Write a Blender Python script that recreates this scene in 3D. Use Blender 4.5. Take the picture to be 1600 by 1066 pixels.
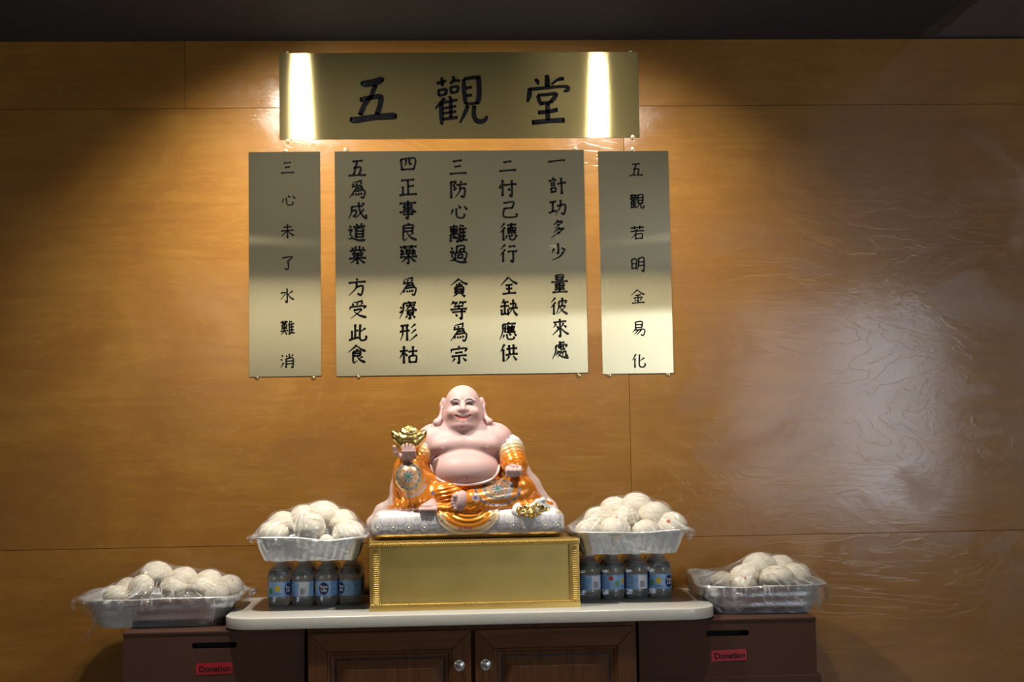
import bpy, bmesh, math, random
import numpy as np
from mathutils import Vector, Matrix, noise as mnoise
from mathutils.bvhtree import BVHTree

# ------------------------------------------------------------------ clear
for _o in list(bpy.data.objects):
    bpy.data.objects.remove(_o, do_unlink=True)
SC = bpy.context.scene
COL = SC.collection
random.seed(7)
RNG = np.random.RandomState(11)
PI = math.pi

# ------------------------------------------------------------------ camera
def camera_axes(yaw, pitch, roll):
    cy, sy, cp, sp = math.cos(yaw), math.sin(yaw), math.cos(pitch), math.sin(pitch)
    f = Vector((sy * cp, cy * cp, sp)); r = Vector((cy, -sy, 0)); u = r.cross(f)
    cr, sr = math.cos(roll), math.sin(roll)
    return cr * r + sr * u, -sr * r + cr * u, f
_r, _u, _f = camera_axes(math.radians(2.594), math.radians(3.912), math.radians(-0.950))
cam = bpy.data.objects.new('camera', bpy.data.cameras.new('camera'))
cam.data.sensor_fit = 'HORIZONTAL'; cam.data.sensor_width = 36.0
cam.data.lens = 36.0 * 2050.0 / 1600.0
cam.data.clip_start = 0.05
cam.matrix_world = Matrix(((_r.x, _u.x, -_f.x, 0.0), (_r.y, _u.y, -_f.y, -3.67),
                           (_r.z, _u.z, -_f.z, 1.345), (0, 0, 0, 1)))
COL.objects.link(cam); SC.camera = cam

# ------------------------------------------------------------------ world, exposure
W = bpy.data.worlds.new('world'); SC.world = W; W.use_nodes = True
W.node_tree.nodes['Background'].inputs[0].default_value = (0.02, 0.022, 0.026, 1)
W.node_tree.nodes['Background'].inputs[1].default_value = 0.3
SC.view_settings.view_transform = 'Standard'; SC.view_settings.look = 'None'
SC.view_settings.exposure = 0.0; SC.view_settings.gamma = 1.0
SC.view_settings.use_curve_mapping = False
SC.cycles.max_bounces = 10; SC.cycles.transparent_max_bounces = 16
SC.cycles.caustics_reflective = False; SC.cycles.caustics_refractive = False

# light levels, used by the lamp builders below
SPOT_LEFT_W, SPOT_RIGHT_W = 97.0, 58.0
PANEL_LIGHT_W = 15.0
WASH_W = 78.0
WINDOW_STRENGTH = 8.0

# ------------------------------------------------------------------ helpers: objects
def tag(o, label=None, cat=None, group=None, kind=None):
    if label: o['label'] = label
    if cat: o['category'] = cat
    if group: o['group'] = group
    if kind: o['kind'] = kind
    return o
def empty(name, loc=(0, 0, 0), rz=0.0):
    o = bpy.data.objects.new(name, None); COL.objects.link(o)
    o.location = loc; o.rotation_euler = (0, 0, rz); o.empty_display_size = 0.05
    return o
def link(name, me, mat=None, parent=None, loc=None, rot=None):
    o = bpy.data.objects.new(name, me); COL.objects.link(o)
    if mat is not None:
        me.materials.clear(); me.materials.append(mat)
    if parent is not None: o.parent = parent
    if loc is not None: o.location = loc
    if rot is not None: o.rotation_euler = rot
    return o
def smooth_mesh(me, angle=None):
    me.polygons.foreach_set('use_smooth', [True] * len(me.polygons))
    if angle is not None:
        try: me.set_sharp_from_angle(angle=math.radians(angle))
        except Exception: pass
    me.update()
def mesh_py(name, V, F, smooth=True, angle=40):
    me = bpy.data.meshes.new(name); me.from_pydata([tuple(v) for v in V], [], [tuple(f) for f in F]); me.validate(); me.update()
    if smooth: smooth_mesh(me, angle)
    return me
def mesh_bm(name, bm, smooth=True, angle=35):
    bmesh.ops.recalc_face_normals(bm, faces=bm.faces[:])
    me = bpy.data.meshes.new(name); bm.to_mesh(me); bm.free()
    if smooth: smooth_mesh(me, angle)
    return me
def bm_box(bm, x0, x1, y0, y1, z0, z1, bev=0.0, seg=2):
    vs = [bm.verts.new((x, y, z)) for x in (x0, x1) for y in (y0, y1) for z in (z0, z1)]
    fs = [(0, 1, 3, 2), (4, 6, 7, 5), (0, 4, 5, 1), (2, 3, 7, 6), (0, 2, 6, 4), (1, 5, 7, 3)]
    ff = [bm.faces.new([vs[i] for i in f]) for f in fs]
    if bev > 0:
        es = list({e for f in ff for e in f.edges})
        bmesh.ops.bevel(bm, geom=es, offset=bev, segments=seg, affect='EDGES', profile=0.7)
def box_mesh(name, x0, x1, y0, y1, z0, z1, bev=0.0, seg=2):
    bm = bmesh.new(); bm_box(bm, x0, x1, y0, y1, z0, z1, bev, seg); return mesh_bm(name, bm)
def lathe_mesh(name, prof, n=32, cap=True, angle=35):
    V, F = [], []
    for (r, z) in prof:
        for i in range(n):
            a = 2 * PI * i / n; V.append((r * math.cos(a), r * math.sin(a), z))
    for j in range(len(prof) - 1):
        for i in range(n):
            k = (i + 1) % n; F.append((j * n + i, j * n + k, (j + 1) * n + k, (j + 1) * n + i))
    if cap:
        F.append(tuple(range(n))[::-1]); F.append(tuple((len(prof) - 1) * n + i for i in range(n)))
    return mesh_py(name, V, F, True, angle)
def tube_geo(pts, rad, n=8, closed=False):
    P = [Vector(p) for p in pts]; m = len(P); V, F = [], []
    R = rad if isinstance(rad, (list, tuple)) else [rad] * m
    up = Vector((0.13, 0.31, 0.94)).normalized()
    for i, p in enumerate(P):
        a = P[(i - 1) % m] if (closed or i > 0) else P[i]; b = P[(i + 1) % m] if (closed or i < m - 1) else P[i]
        t = (b - a).normalized(); s = t.cross(up)
        if s.length < 1e-4: s = t.cross(Vector((1, 0, 0)))
        s.normalize(); w = s.cross(t)
        for k in range(n):
            q = 2 * PI * k / n; V.append(p + R[i] * (math.cos(q) * s + math.sin(q) * w))
    mm = m if closed else m - 1
    for i in range(mm):
        j = (i + 1) % m
        for k in range(n):
            l = (k + 1) % n; F.append((i * n + k, i * n + l, j * n + l, j * n + k))
    if not closed:
        F.append(tuple(range(n))[::-1]); F.append(tuple((m - 1) * n + k for k in range(n)))
    return V, F
def join_geo(parts):
    V, F = [], []
    for v, f in parts:
        o = len(V); V += list(v); F += [tuple(i + o for i in q) for q in f]
    return V, F
def curve_prism(name, outer, holes=(), depth=0.01):
    """flat outline (x,z) with holes, extruded along y (front face at y=0, back at y=depth)"""
    cu = bpy.data.curves.new(name, 'CURVE'); cu.dimensions = '2D'; cu.fill_mode = 'BOTH'; cu.extrude = depth / 2
    for pts in [outer] + list(holes):
        sp = cu.splines.new('POLY'); sp.points.add(len(pts) - 1)
        for q, (a, b) in zip(sp.points, pts): q.co = (a, b, 0, 1)
        sp.use_cyclic_u = True
    ob = bpy.data.objects.new(name, cu); COL.objects.link(ob)
    dg = bpy.context.evaluated_depsgraph_get()
    me = bpy.data.meshes.new_from_object(ob.evaluated_get(dg))
    bpy.data.objects.remove(ob, do_unlink=True); bpy.data.curves.remove(cu)
    for v in me.vertices:
        x, y, z = v.co; v.co = (x, depth / 2 - z, y)
    me.update()
    return me
def text_mesh(name, body, size, thick=0.0006, bold=0.0, shear=0.0):
    cu = bpy.data.curves.new(name, 'FONT'); cu.body = body; cu.size = size; cu.extrude = thick / 2
    cu.offset = bold; cu.shear = shear; cu.align_x = 'CENTER'; cu.align_y = 'CENTER'
    cu.resolution_u = 3
    ob = bpy.data.objects.new(name, cu); COL.objects.link(ob)
    dg = bpy.context.evaluated_depsgraph_get()
    me = bpy.data.meshes.new_from_object(ob.evaluated_get(dg))
    bpy.data.objects.remove(ob, do_unlink=True); bpy.data.curves.remove(cu)
    for v in me.vertices:
        x, y, z = v.co; v.co = (x, -z, y)
    me.update()
    return me
def copy_tree(o, parent=None):
    c = o.copy(); COL.objects.link(c); c.parent = parent
    for ch in list(o.children): copy_tree(ch, c)
    return c
def rrect(hx, hy, r, n=8):
    pts = []
    for cx, cy, a0 in ((hx - r, hy - r, 0), (-hx + r, hy - r, 90), (-hx + r, -hy + r, 180), (hx - r, -hy + r, 270)):
        for i in range(n + 1):
            a = math.radians(a0 + 90 * i / n); pts.append((cx + r * math.cos(a), cy + r * math.sin(a)))
    return pts

# ------------------------------------------------------------------ helpers: materials
class NT:
    def __init__(s, name):
        s.m = bpy.data.materials.new(name); s.m.use_nodes = True
        s.t = s.m.node_tree; s.n = s.t.nodes; s.b = s.n['Principled BSDF']; s.out = s.n['Material Output']
    def add(s, typ, **kw):
        nd = s.n.new(typ)
        for k, v in kw.items():
            if k.startswith('i_'):
                key = k[2:].replace('_', ' ')
                nd.inputs[int(key) if key.isdigit() else key].default_value = v
            else: setattr(nd, k, v)
        return nd
    def L(s, a, b): s.t.links.new(a, b)
    def set(s, **kw):
        names = dict(base='Base Color', rough='Roughness', metal='Metallic', spec='Specular IOR Level', ior='IOR', trans='Transmission Weight',
                     coat='Coat Weight', coatr='Coat Roughness', sheen='Sheen Weight', sss='Subsurface Weight', aniso='Anisotropic', emis='Emission Strength', emcol='Emission Color', alpha='Alpha')
        for k, v in kw.items():
            if k in ('base', 'emcol') and len(v) == 3: v = (*v, 1)
            s.b.inputs[names[k]].default_value = v
        return s
    def ramp(s, fac, stops, interp='LINEAR'):
        r = s.add('ShaderNodeValToRGB'); cr = r.color_ramp; cr.interpolation = interp
        while len(cr.elements) < len(stops): cr.elements.new(0.5)
        for e, (p, c) in zip(cr.elements, stops):
            e.position = p; e.color = (*c, 1) if len(c) == 3 else c
        s.L(fac, r.inputs[0]); return r.outputs[0]
    def bump(s, h, strength=0.2, dist=0.002, normal=None):
        b = s.add('ShaderNodeBump', i_Strength=strength, i_Distance=dist); s.L(h, b.inputs['Height'])
        if normal is not None: s.L(normal, b.inputs['Normal'])
        return b.outputs[0]
    def coords(s, kind='Object', scale=(1, 1, 1), rot=(0, 0, 0)):
        t = s.add('ShaderNodeTexCoord'); m = s.add('ShaderNodeMapping'); s.L(t.outputs[kind], m.inputs[0])
        m.inputs['Scale'].default_value = scale; m.inputs['Rotation'].default_value = rot
        return m.outputs[0]
    def noise(s, vec, scale=5, detail=3, rough=0.5, dist=0.0, dim='3D'):
        n = s.add('ShaderNodeTexNoise', noise_dimensions=dim)
        n.inputs['Scale'].default_value = scale; n.inputs['Detail'].default_value = detail
        n.inputs['Roughness'].default_value = rough; n.inputs['Distortion'].default_value = dist
        if vec is not None: s.L(vec, n.inputs['Vector'])
        return n
    def math(s, op, a, b=None):
        m = s.add('ShaderNodeMath', operation=op)
        for i, v in enumerate((a, b)):
            if v is None: continue
            if isinstance(v, (int, float)): m.inputs[i].default_value = v
            else: s.L(v, m.inputs[i])
        return m.outputs[0]
    def mix(s, fac, a, b, mode='MIX'):
        m = s.add('ShaderNodeMix', data_type='RGBA', blend_type=mode)
        for sock, v in ((m.inputs['Factor'], fac), (m.inputs[6], a), (m.inputs[7], b)):
            if isinstance(v, (int, float)): sock.default_value = v
            elif isinstance(v, tuple): sock.default_value = (*v, 1) if len(v) == 3 else v
            else: s.L(v, sock)
        return m.outputs[2]
def plain(name, base, rough=0.5, metal=0.0, **kw):
    t = NT(name); t.set(base=base, rough=rough, metal=metal, **kw)
    v = t.noise(t.coords(), 60, 2)
    r = t.ramp(v.outputs[0], [(0.3, (max(rough - 0.05, 0.02),) * 3), (0.7, (min(rough + 0.05, 1),) * 3)])
    t.L(r, t.b.inputs['Roughness'])
    return t.m

def make_wood_wall():
    t = NT('stained_plywood')
    info = t.add('ShaderNodeObjectInfo')
    off = t.add('ShaderNodeVectorMath', operation='SCALE'); cmb = t.add('ShaderNodeCombineXYZ')
    t.L(info.outputs['Random'], cmb.inputs[0]); t.L(info.outputs['Random'], cmb.inputs[2])
    t.L(cmb.outputs[0], off.inputs[0]); off.inputs['Scale'].default_value = 37.0
    def crd(sc):
        c = t.coords('Object', sc); a = t.add('ShaderNodeVectorMath', operation='ADD')
        t.L(c, a.inputs[0]); t.L(off.outputs[0], a.inputs[1]); return a.outputs[0]
    figure = t.noise(crd((0.9, 1, 3.0)), 1.5, 5, 0.55, 1.1)
    bands = t.math('FRACT', t.math('MULTIPLY', figure.outputs[0], 15.0))
    line = t.ramp(bands, [(0.0, (0.45,) * 3), (0.44, (0.5,) * 3), (0.5, (1,) * 3), (0.56, (0.5,) * 3), (1.0, (0.45,) * 3)])
    fibre = t.noise(crd((2.5, 1, 120)), 1.6, 3, 0.6)
    blotch = t.noise(crd((1.0, 1, 1.25)), 2.4, 6, 0.62, 0.9)
    c1 = t.ramp(blotch.outputs[0], [(0.28, (0.190, 0.076, 0.0100)), (0.5, (0.262, 0.119, 0.0165)), (0.72, (0.335, 0.168, 0.0275))])
    grain = t.noise(crd((1.6, 1, 17)), 2.0, 5, 0.6, 0.9)
    c1 = t.mix(t.ramp(grain.outputs[0], [(0.35, (0.38,) * 3), (0.65, (0.0,) * 3)]), c1, (0.150, 0.052, 0.0085))
    c2 = t.mix(t.math('MULTIPLY', line, 0.34), c1, (0.44, 0.24, 0.075))
    c3 = t.mix(t.math('MULTIPLY', fibre.outputs[0], 0.35), c2, (0.155, 0.055, 0.009))
    t.L(c3, t.b.inputs['Base Color'])
    rr = t.ramp(blotch.outputs[0], [(0.3, (0.36,) * 3), (0.7, (0.46,) * 3)])
    t.L(rr, t.b.inputs['Roughness'])
    t.set(spec=0.08, coat=0.85)
    t.L(t.ramp(blotch.outputs[0], [(0.34, (0.30,) * 3), (0.5, (0.125,) * 3), (0.68, (0.19,) * 3)]), t.b.inputs['Coat Roughness'])
    hsum = t.math('ADD', t.math('MULTIPLY', line, 0.26), t.math('ADD', t.math('MULTIPLY', fibre.outputs[0], 0.05), t.math('MULTIPLY', blotch.outputs[0], 2.0)))
    nb = t.bump(hsum, 0.13, 0.004); t.L(nb, t.b.inputs['Normal']); t.L(nb, t.b.inputs['Coat Normal'])
    return t.m

def make_brushed(name, base, tangent, rough, aniso, scr):
    t = NT(name); t.n.remove(t.b)
    g = t.add('ShaderNodeBsdfAnisotropic'); g.distribution = 'GGX' if tangent == 'x' else 'BECKMANN'
    sc = (420.0, 1, 3.0) if tangent == 'z' else (3.0, 1, 420.0)
    br = t.noise(t.coords('Object', sc), 2.0, 3, 0.6)
    col = t.ramp(br.outputs[0], [(0.3, tuple(c * 0.90 for c in base)), (0.7, base)])
    sm = t.noise(t.coords('Object', (9, 9, 9)), 1.4, 5, 0.7, 1.5)
    smr = t.ramp(sm.outputs[0], [(0.62, (0, 0, 0)), (0.72, (1, 1, 1))])
    t.L(col, g.inputs['Color'])
    rr = t.math('ADD', t.math('MULTIPLY', smr, scr), rough)
    t.L(rr, g.inputs['Roughness']); g.inputs['Anisotropy'].default_value = aniso
    v = t.add('ShaderNodeCombineXYZ'); v.inputs[0].default_value = 0.0 if tangent == 'z' else 1.0
    v.inputs[2].default_value = 1.0 if tangent == 'z' else 0.0
    t.L(v.outputs[0], g.inputs['Tangent'])
    d = t.add('ShaderNodeBsdfDiffuse'); d.inputs[0].default_value = (*[c * 0.5 for c in base], 1)
    mx = t.add('ShaderNodeMixShader'); mx.inputs[0].default_value = 0.10
    t.L(g.outputs[0], mx.inputs[1]); t.L(d.outputs[0], mx.inputs[2])
    t.L(mx.outputs[0], t.out.inputs[0])
    return t.m

def make_wood(name, dark, light, rough=0.4, axis='z', scale=1.0):
    t = NT(name)
    sc = {'z': (30, 30, 2.0), 'x': (2.0, 30, 30)}[axis]
    v = t.noise(t.coords('Object', tuple(q * scale for q in sc)), 2.0, 5, 0.6, 0.8)
    b = t.noise(t.coords('Object', (4, 4, 4)), 1.5, 3)
    c = t.ramp(v.outputs[0], [(0.3, dark), (0.7, light)])
    c = t.mix(t.math('MULTIPLY', b.outputs[0], 0.5), c, dark)
    t.L(c, t.b.inputs['Base Color']); t.set(rough=rough, spec=0.22)
    t.L(t.bump(v.outputs[0], 0.15, 0.001), t.b.inputs['Normal'])
    return t.m

def make_foil():
    t = NT('aluminium_foil'); t.set(base=(0.79, 0.84, 0.91), metal=0.84, rough=0.3)
    n = t.noise(t.coords(), 55, 4, 0.6, 0.8); n2 = t.noise(t.coords(), 18, 2)
    r = t.ramp(n2.outputs[0], [(0.3, (0.30,) * 3), (0.7, (0.48,) * 3)]); t.L(r, t.b.inputs['Roughness'])
    t.L(t.bump(n.outputs[0], 0.55, 0.004), t.b.inputs['Normal'])
    return t.m

def make_film():
    t = NT('cling_film'); t.n.remove(t.b)
    c = t.coords()
    w1 = t.noise(t.coords('Object', (1, 1, 1), (0.3, 0.5, 0.7)), 20, 1, 0.5, 1.6)
    w2 = t.noise(t.coords('Object', (1, 0.22, 0.5), (0.2, 0.4, 1.1)), 48, 1, 0.5, 1.0)
    uv0 = t.add('ShaderNodeUVMap'); uv0.uv_map = 'stretch'
    mp0 = t.add('ShaderNodeMapping'); t.L(uv0.outputs[0], mp0.inputs[0]); mp0.inputs['Scale'].default_value = (60, 3.0, 1)
    st0 = t.noise(mp0.outputs[0], 1.0, 2, 0.5, 0.6)
    h = t.math('ADD', w1.outputs[0], t.math('MULTIPLY', st0.outputs[0], 0.16))
    nrm = t.bump(h, 1.0, 0.035)
    gl = t.add('ShaderNodeBsdfGlossy'); gl.inputs['Color'].default_value = (1, 1, 1, 1); gl.inputs['Roughness'].default_value = 0.09
    t.L(nrm, gl.inputs['Normal'])
    tr = t.add('ShaderNodeBsdfTransparent'); tr.inputs[0].default_value = (0.985, 0.985, 0.985, 1)
    lw = t.add('ShaderNodeLayerWeight'); lw.inputs['Blend'].default_value = 0.35; t.L(nrm, lw.inputs['Normal'])
    fac = t.ramp(lw.outputs['Facing'], [(0.0, (0.08,) * 3), (0.5, (0.15,) * 3), (1.0, (0.45,) * 3)])
    mx = t.add('ShaderNodeMixShader'); t.L(fac, mx.inputs[0]); t.L(tr.outputs[0], mx.inputs[1]); t.L(gl.outputs[0], mx.inputs[2])
    df = t.add('ShaderNodeBsdfDiffuse'); df.inputs[0].default_value = (0.9, 0.92, 0.95, 1)
    uv = t.add('ShaderNodeUVMap'); uv.uv_map = 'stretch'
    mp = t.add('ShaderNodeMapping'); t.L(uv.outputs[0], mp.inputs[0]); mp.inputs['Scale'].default_value = (85, 2.2, 1)
    st = t.noise(mp.outputs[0], 1.0, 3, 0.6, 0.5)
    patch = t.noise(c, 16, 2)
    lines = t.math('MULTIPLY', t.ramp(st.outputs[0], [(0.52, (0.0,) * 3), (0.64, (1.0,) * 3)]), t.ramp(patch.outputs[0], [(0.42, (0.10,) * 3), (0.62, (0.42,) * 3)]))  # stretch creases as white streaks, their highlights painted into the colour
    milk = t.math('ADD', lines, 0.02)
    m2 = t.add('ShaderNodeMixShader'); t.L(milk, m2.inputs[0]); t.L(mx.outputs[0], m2.inputs[1]); t.L(df.outputs[0], m2.inputs[2])
    t.L(m2.outputs[0], t.out.inputs[0])
    return t.m

def make_pet():
    t = NT('clear_bottle_plastic'); t.n.remove(t.b)
    gl = t.add('ShaderNodeBsdfGlossy'); gl.inputs['Roughness'].default_value = 0.06
    n = t.noise(t.coords(), 45, 2); t.L(t.bump(n.outputs[0], 0.15, 0.002), gl.inputs['Normal'])
    tr = t.add('ShaderNodeBsdfTransparent'); tr.inputs[0].default_value = (0.90, 0.93, 0.96, 1)
    lw = t.add('ShaderNodeLayerWeight'); lw.inputs['Blend'].default_value = 0.3
    fac = t.ramp(lw.outputs['Facing'], [(0.0, (0.06,) * 3), (0.7, (0.15,) * 3), (1.0, (0.8,) * 3)])
    mx = t.add('ShaderNodeMixShader'); t.L(fac, mx.inputs[0]); t.L(tr.outputs[0], mx.inputs[1]); t.L(gl.outputs[0], mx.inputs[2])
    df = t.add('ShaderNodeBsdfDiffuse'); df.inputs[0].default_value = (0.66, 0.72, 0.78, 1)
    m2 = t.add('ShaderNodeMixShader'); m2.inputs[0].default_value = 0.13; t.L(mx.outputs[0], m2.inputs[1]); t.L(df.outputs[0], m2.inputs[2])
    t.L(m2.outputs[0], t.out.inputs[0]); return t.m

def make_painted(name, rough, metal=0.0, coat=0.0, bump=0.0, bscale=300, sss=0.0):
    t = NT(name); a = t.add('ShaderNodeAttribute'); a.attribute_name = 'paint'
    t.L(a.outputs['Color'], t.b.inputs['Base Color'])
    t.L(a.outputs['Alpha'], t.b.inputs['Metallic'])
    t.set(rough=rough, coat=coat, coatr=0.12)
    if sss:
        t.set(sss=sss); t.b.inputs['Subsurface Radius'].default_value = (0.012, 0.005, 0.003); t.b.inputs['Subsurface Scale'].default_value = 0.4
    if bump:
        n = t.noise(t.coords(), bscale, 2); t.L(t.bump(n.outputs[0], bump, 0.001), t.b.inputs['Normal'])
    return t.m

def make_speckle(name, base, speck, rough=0.25, scale=260, thr=0.68):
    t = NT(name); n = t.noise(t.coords(), scale, 2); n2 = t.noise(t.coords(), 9, 3)
    c = t.ramp(n.outputs[0], [(thr, base), (thr + 0.06, speck)])
    c2 = t.mix(t.math('MULTIPLY', n2.outputs[0], 0.25), c, tuple(q * 0.8 for q in base))
    t.L(c2, t.b.inputs['Base Color']); t.set(rough=rough); return t.m

def make_gold(name, base, rough, bump=0.3, scale=400, stretch=(1, 1, 1)):
    t = NT(name); t.set(base=base, metal=1.0, rough=rough)
    n = t.noise(t.coords('Object', stretch), scale, 3, 0.6); n2 = t.noise(t.coords(), 12, 3)
    c = t.ramp(n2.outputs[0], [(0.3, tuple(q * 0.88 for q in base)), (0.7, base)]); t.L(c, t.b.inputs['Base Color'])
    t.L(t.bump(n.outputs[0], bump, 0.001), t.b.inputs['Normal']); return t.m

M = {}
M['plywood'] = make_wood_wall()
M['banner'] = make_brushed('brushed_brass_horizontal', (0.70, 0.585, 0.27), 'x', 0.20, 0.86, 0.06)
M['plaque'] = make_brushed('brushed_brass_vertical', (0.74, 0.67, 0.44), 'z', 0.15, 0.86, 0.05)
M['ink'] = plain('black_enamel', (0.004, 0.004, 0.005), 0.10, spec=0.25)
M['screw'] = make_gold('brass_screw', (0.85, 0.72, 0.42), 0.22, 0.1, 200)
M['ceiling'] = plain('dark_ceiling_paint', (0.050, 0.060, 0.080), 0.7, spec=0.2)
M['ceiling_grey'] = plain('blue_grey_ceiling_paint', (0.11, 0.115, 0.15), 0.5)
M['plaster'] = plain('cream_plaster', (0.74, 0.70, 0.60), 0.85)
M['floor'] = make_speckle('floor_tile', (0.34, 0.33, 0.31), (0.26, 0.25, 0.24), 0.5, 60)
M['counter'] = make_speckle('cream_worktop', (0.68, 0.66, 0.60), (0.56, 0.54, 0.48), 0.22, 380, 0.62)
M['cabinet'] = make_wood('dark_cherry_cabinet', (0.070, 0.0255, 0.0090), (0.150, 0.058, 0.0200), 0.50, 'z')
M['cabinet_h'] = make_wood('dark_cherry_rail', (0.070, 0.0255, 0.0090), (0.150, 0.058, 0.0200), 0.50, 'x')
M['glaze'] = plain('black_glaze_line', (0.008, 0.005, 0.004), 0.45)
M['nickel'] = plain('brushed_nickel', (0.55, 0.56, 0.58), 0.28, 1.0)
M['box'] = plain('brown_cardboard', (0.080, 0.037, 0.025), 0.8, spec=0.2)
M['dark'] = plain('box_inside', (0.004, 0.003, 0.003), 0.9)
M['red'] = plain('red_sticker', (0.42, 0.012, 0.025), 0.45)
M['gold_paint'] = make_gold('gold_paint', (0.66, 0.46, 0.14), 0.42, 0.12, 300)
M['gold_panel'] = make_gold('gold_panel', (0.66, 0.49, 0.16), 0.42, 0.25, 60, (30, 1, 1))
M['gold'] = make_gold('bright_gold', (0.86, 0.62, 0.22), 0.24, 0.05, 200)
M['foil'] = make_foil()
M['film'] = make_film()
M['bun'] = NT('steamed_bun_dough')
_t = M['bun']; _n = _t.noise(_t.coords(), 40, 3); _t.L(_t.ramp(_n.outputs[0], [(0.3, (0.80, 0.74, 0.61)), (0.7, (0.86, 0.81, 0.69))]), _t.b.inputs['Base Color'])
_t.set(rough=0.55); _t.L(_t.bump(_n.outputs[0], 0.12, 0.002), _t.b.inputs['Normal']); M['bun'] = _t.m
M['bun_dot'] = plain('red_food_dye', (0.65, 0.05, 0.03), 0.6)
M['pet'] = make_pet()
_t = NT('bottle_water'); _t.set(base=(0.93, 0.96, 0.98), rough=0.02, trans=1.0, ior=1.33); M['water'] = _t.m
M['cap'] = plain('white_cap_plastic', (0.80, 0.83, 0.88), 0.4)
M['label_blue'] = NT('bottle_label_blue')
_t = M['label_blue']; _n = _t.noise(_t.coords(), 90, 2); _t.L(_t.ramp(_n.outputs[0], [(0.3, (0.20, 0.42, 0.80)), (0.7, (0.36, 0.58, 0.90))]), _t.b.inputs['Base Color']); _t.set(rough=0.35); M['label_blue'] = _t.m
M['navy'] = plain('label_navy_ink', (0.006, 0.015, 0.12), 0.35)
M['label_white'] = plain('label_white_ink', (0.72, 0.76, 0.84), 0.35)
M['label_mid'] = plain('label_mid_blue_ink', (0.06, 0.20, 0.55), 0.35)
M['label_yellow'] = plain('label_yellow_ink', (0.75, 0.55, 0.05), 0.35)
M['label_green'] = plain('label_green_ink', (0.10, 0.30, 0.08), 0.35)
M['label_red'] = plain('label_red_ink', (0.55, 0.05, 0.05), 0.35)
M['white_trim'] = plain('white_trim', (0.75, 0.75, 0.74), 0.4)

# ================================================================== STRUCTURE
CEIL = 2.457
X0, X1, Y0 = -3.6, 3.9, -5.6
tag(link('floor', box_mesh('floor', X0, X1, Y0, 0.0, -0.05, 0.0), M['floor']), kind='structure')
tag(link('ceiling', box_mesh('ceiling', X0, 1.352, Y0, 0.06, CEIL, CEIL + 0.05), M['ceiling']), kind='structure')
tag(link('ceiling', box_mesh('ceiling', 1.400, X1, Y0, 0.06, CEIL + 0.004, CEIL + 0.05), M['ceiling_grey']), kind='structure')
tag(link('trim_1', box_mesh('trim_1', 1.352, 1.400, Y0, 0.06, CEIL + 0.001, CEIL + 0.05), plain('ceiling_trim_paint', (0.030, 0.031, 0.036), 0.5)), kind='structure')
tag(link('wall_left', box_mesh('wall_left', X0 - 0.1, X0, Y0, 0.0, 0.0, CEIL), M['plaster']), kind='structure')
tag(link('wall_right', box_mesh('wall_right', X1, X1 + 0.1, Y0, 0.0, 0.0, CEIL), M['plaster']), kind='structure')
# the wall behind the photographer, with the window that shines on the varnish
wx0, wx1, wz0, wz1 = 1.95, 3.50, 0.66, 2.25
bm = bmesh.new()
bm_box(bm, X0, wx0, Y0 - 0.12, Y0, 0, CEIL); bm_box(bm, wx1, X1, Y0 - 0.12, Y0, 0, CEIL)
bm_box(bm, wx0, wx1, Y0 - 0.12, Y0, 0, wz0); bm_box(bm, wx0, wx1, Y0 - 0.12, Y0, wz1, CEIL)
tag(link('wall_front', mesh_bm('wall_front', bm, False), M['plaster']), kind='structure')
t = NT('daylight_pane'); t.set(base=(0.8, 0.85, 0.9), rough=0.2, emcol=(0.80, 0.88, 1.0), emis=WINDOW_STRENGTH); M['daylight'] = t.m
win = empty('window_1', ((wx0 + wx1) / 2, Y0 - 0.06, wz0)); tag(win, kind='structure')
hw = (wx1 - wx0) / 2; hh = wz1 - wz0
t = NT('daylight_pane_dimmed'); t.set(base=(0.8, 0.82, 0.85), rough=0.5, emcol=(0.80, 0.88, 1.0), emis=WINDOW_STRENGTH * 0.45); M['daylight_dimmed'] = t.m  # left pane glows weaker only to fade its glare, no curtain there
for a, b, mt in ((-hw, 0, 'daylight_dimmed'), (0, hw, 'daylight')):
    link('pane', box_mesh('pane', a + 0.02, b - 0.02, -0.006, 0.006, 0.04, hh - 0.04), M[mt], win)
bm = bmesh.new()
for a, b, c, d in ((-hw, -hw + 0.04, 0, hh), (hw - 0.04, hw, 0, hh), (-0.02, 0.02, 0, hh), (-hw, hw, 0, 0.04), (-hw, hw, hh - 0.04, hh)):
    bm_box(bm, a, b, -0.03, 0.03, c, d)
link('window_frame', mesh_bm('window_frame', bm, False), M['white_trim'], win)

# plywood feature wall: sheets are parts with open joints between them
wall = empty('wall_back', (0, 0, 0)); tag(wall, kind='structure')
link('backing', box_mesh('backing', X0, X1, 0.012, 0.06, 0, CEIL + 0.05), M['dark'], wall)
SEAM_HI, SEAM_LO, G = 2.264, 1.041, 0.0005
def sheet(x0, x1, z0, z1, dy=0.0):
    cx, cz = (x0 + x1) / 2, (z0 + z1) / 2; hx, hz = (x1 - x0) / 2 - G, (z1 - z0) / 2 - G
    link('plywood_sheet', box_mesh('plywood_sheet', -hx, hx, 0, 0.0119, -hz, hz, 0.0005, 1), M['plywood'], wall, (cx, dy, cz))
for x0, x1, dy in ((X0, -3.183, 0), (-3.183, -0.743, 0.0003), (-0.743, 1.697, 0.0), (1.697, X1, 0.0)): sheet(x0, x1, SEAM_HI, CEIL, dy)
for x0, x1, dy in ((X0, -1.946, 0), (-1.946, 0.494, 0.0), (0.494, 2.934, 0.0003), (2.934, X1, 0)): sheet(x0, x1, SEAM_LO, SEAM_HI, dy)
for x0, x1, dy in ((X0, -2.06, 0), (-2.06, 0.38, 0.0006), (0.38, 2.82, 0.0006), (2.82, X1, 0)): sheet(x0, x1, 0, SEAM_LO, dy)

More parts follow.
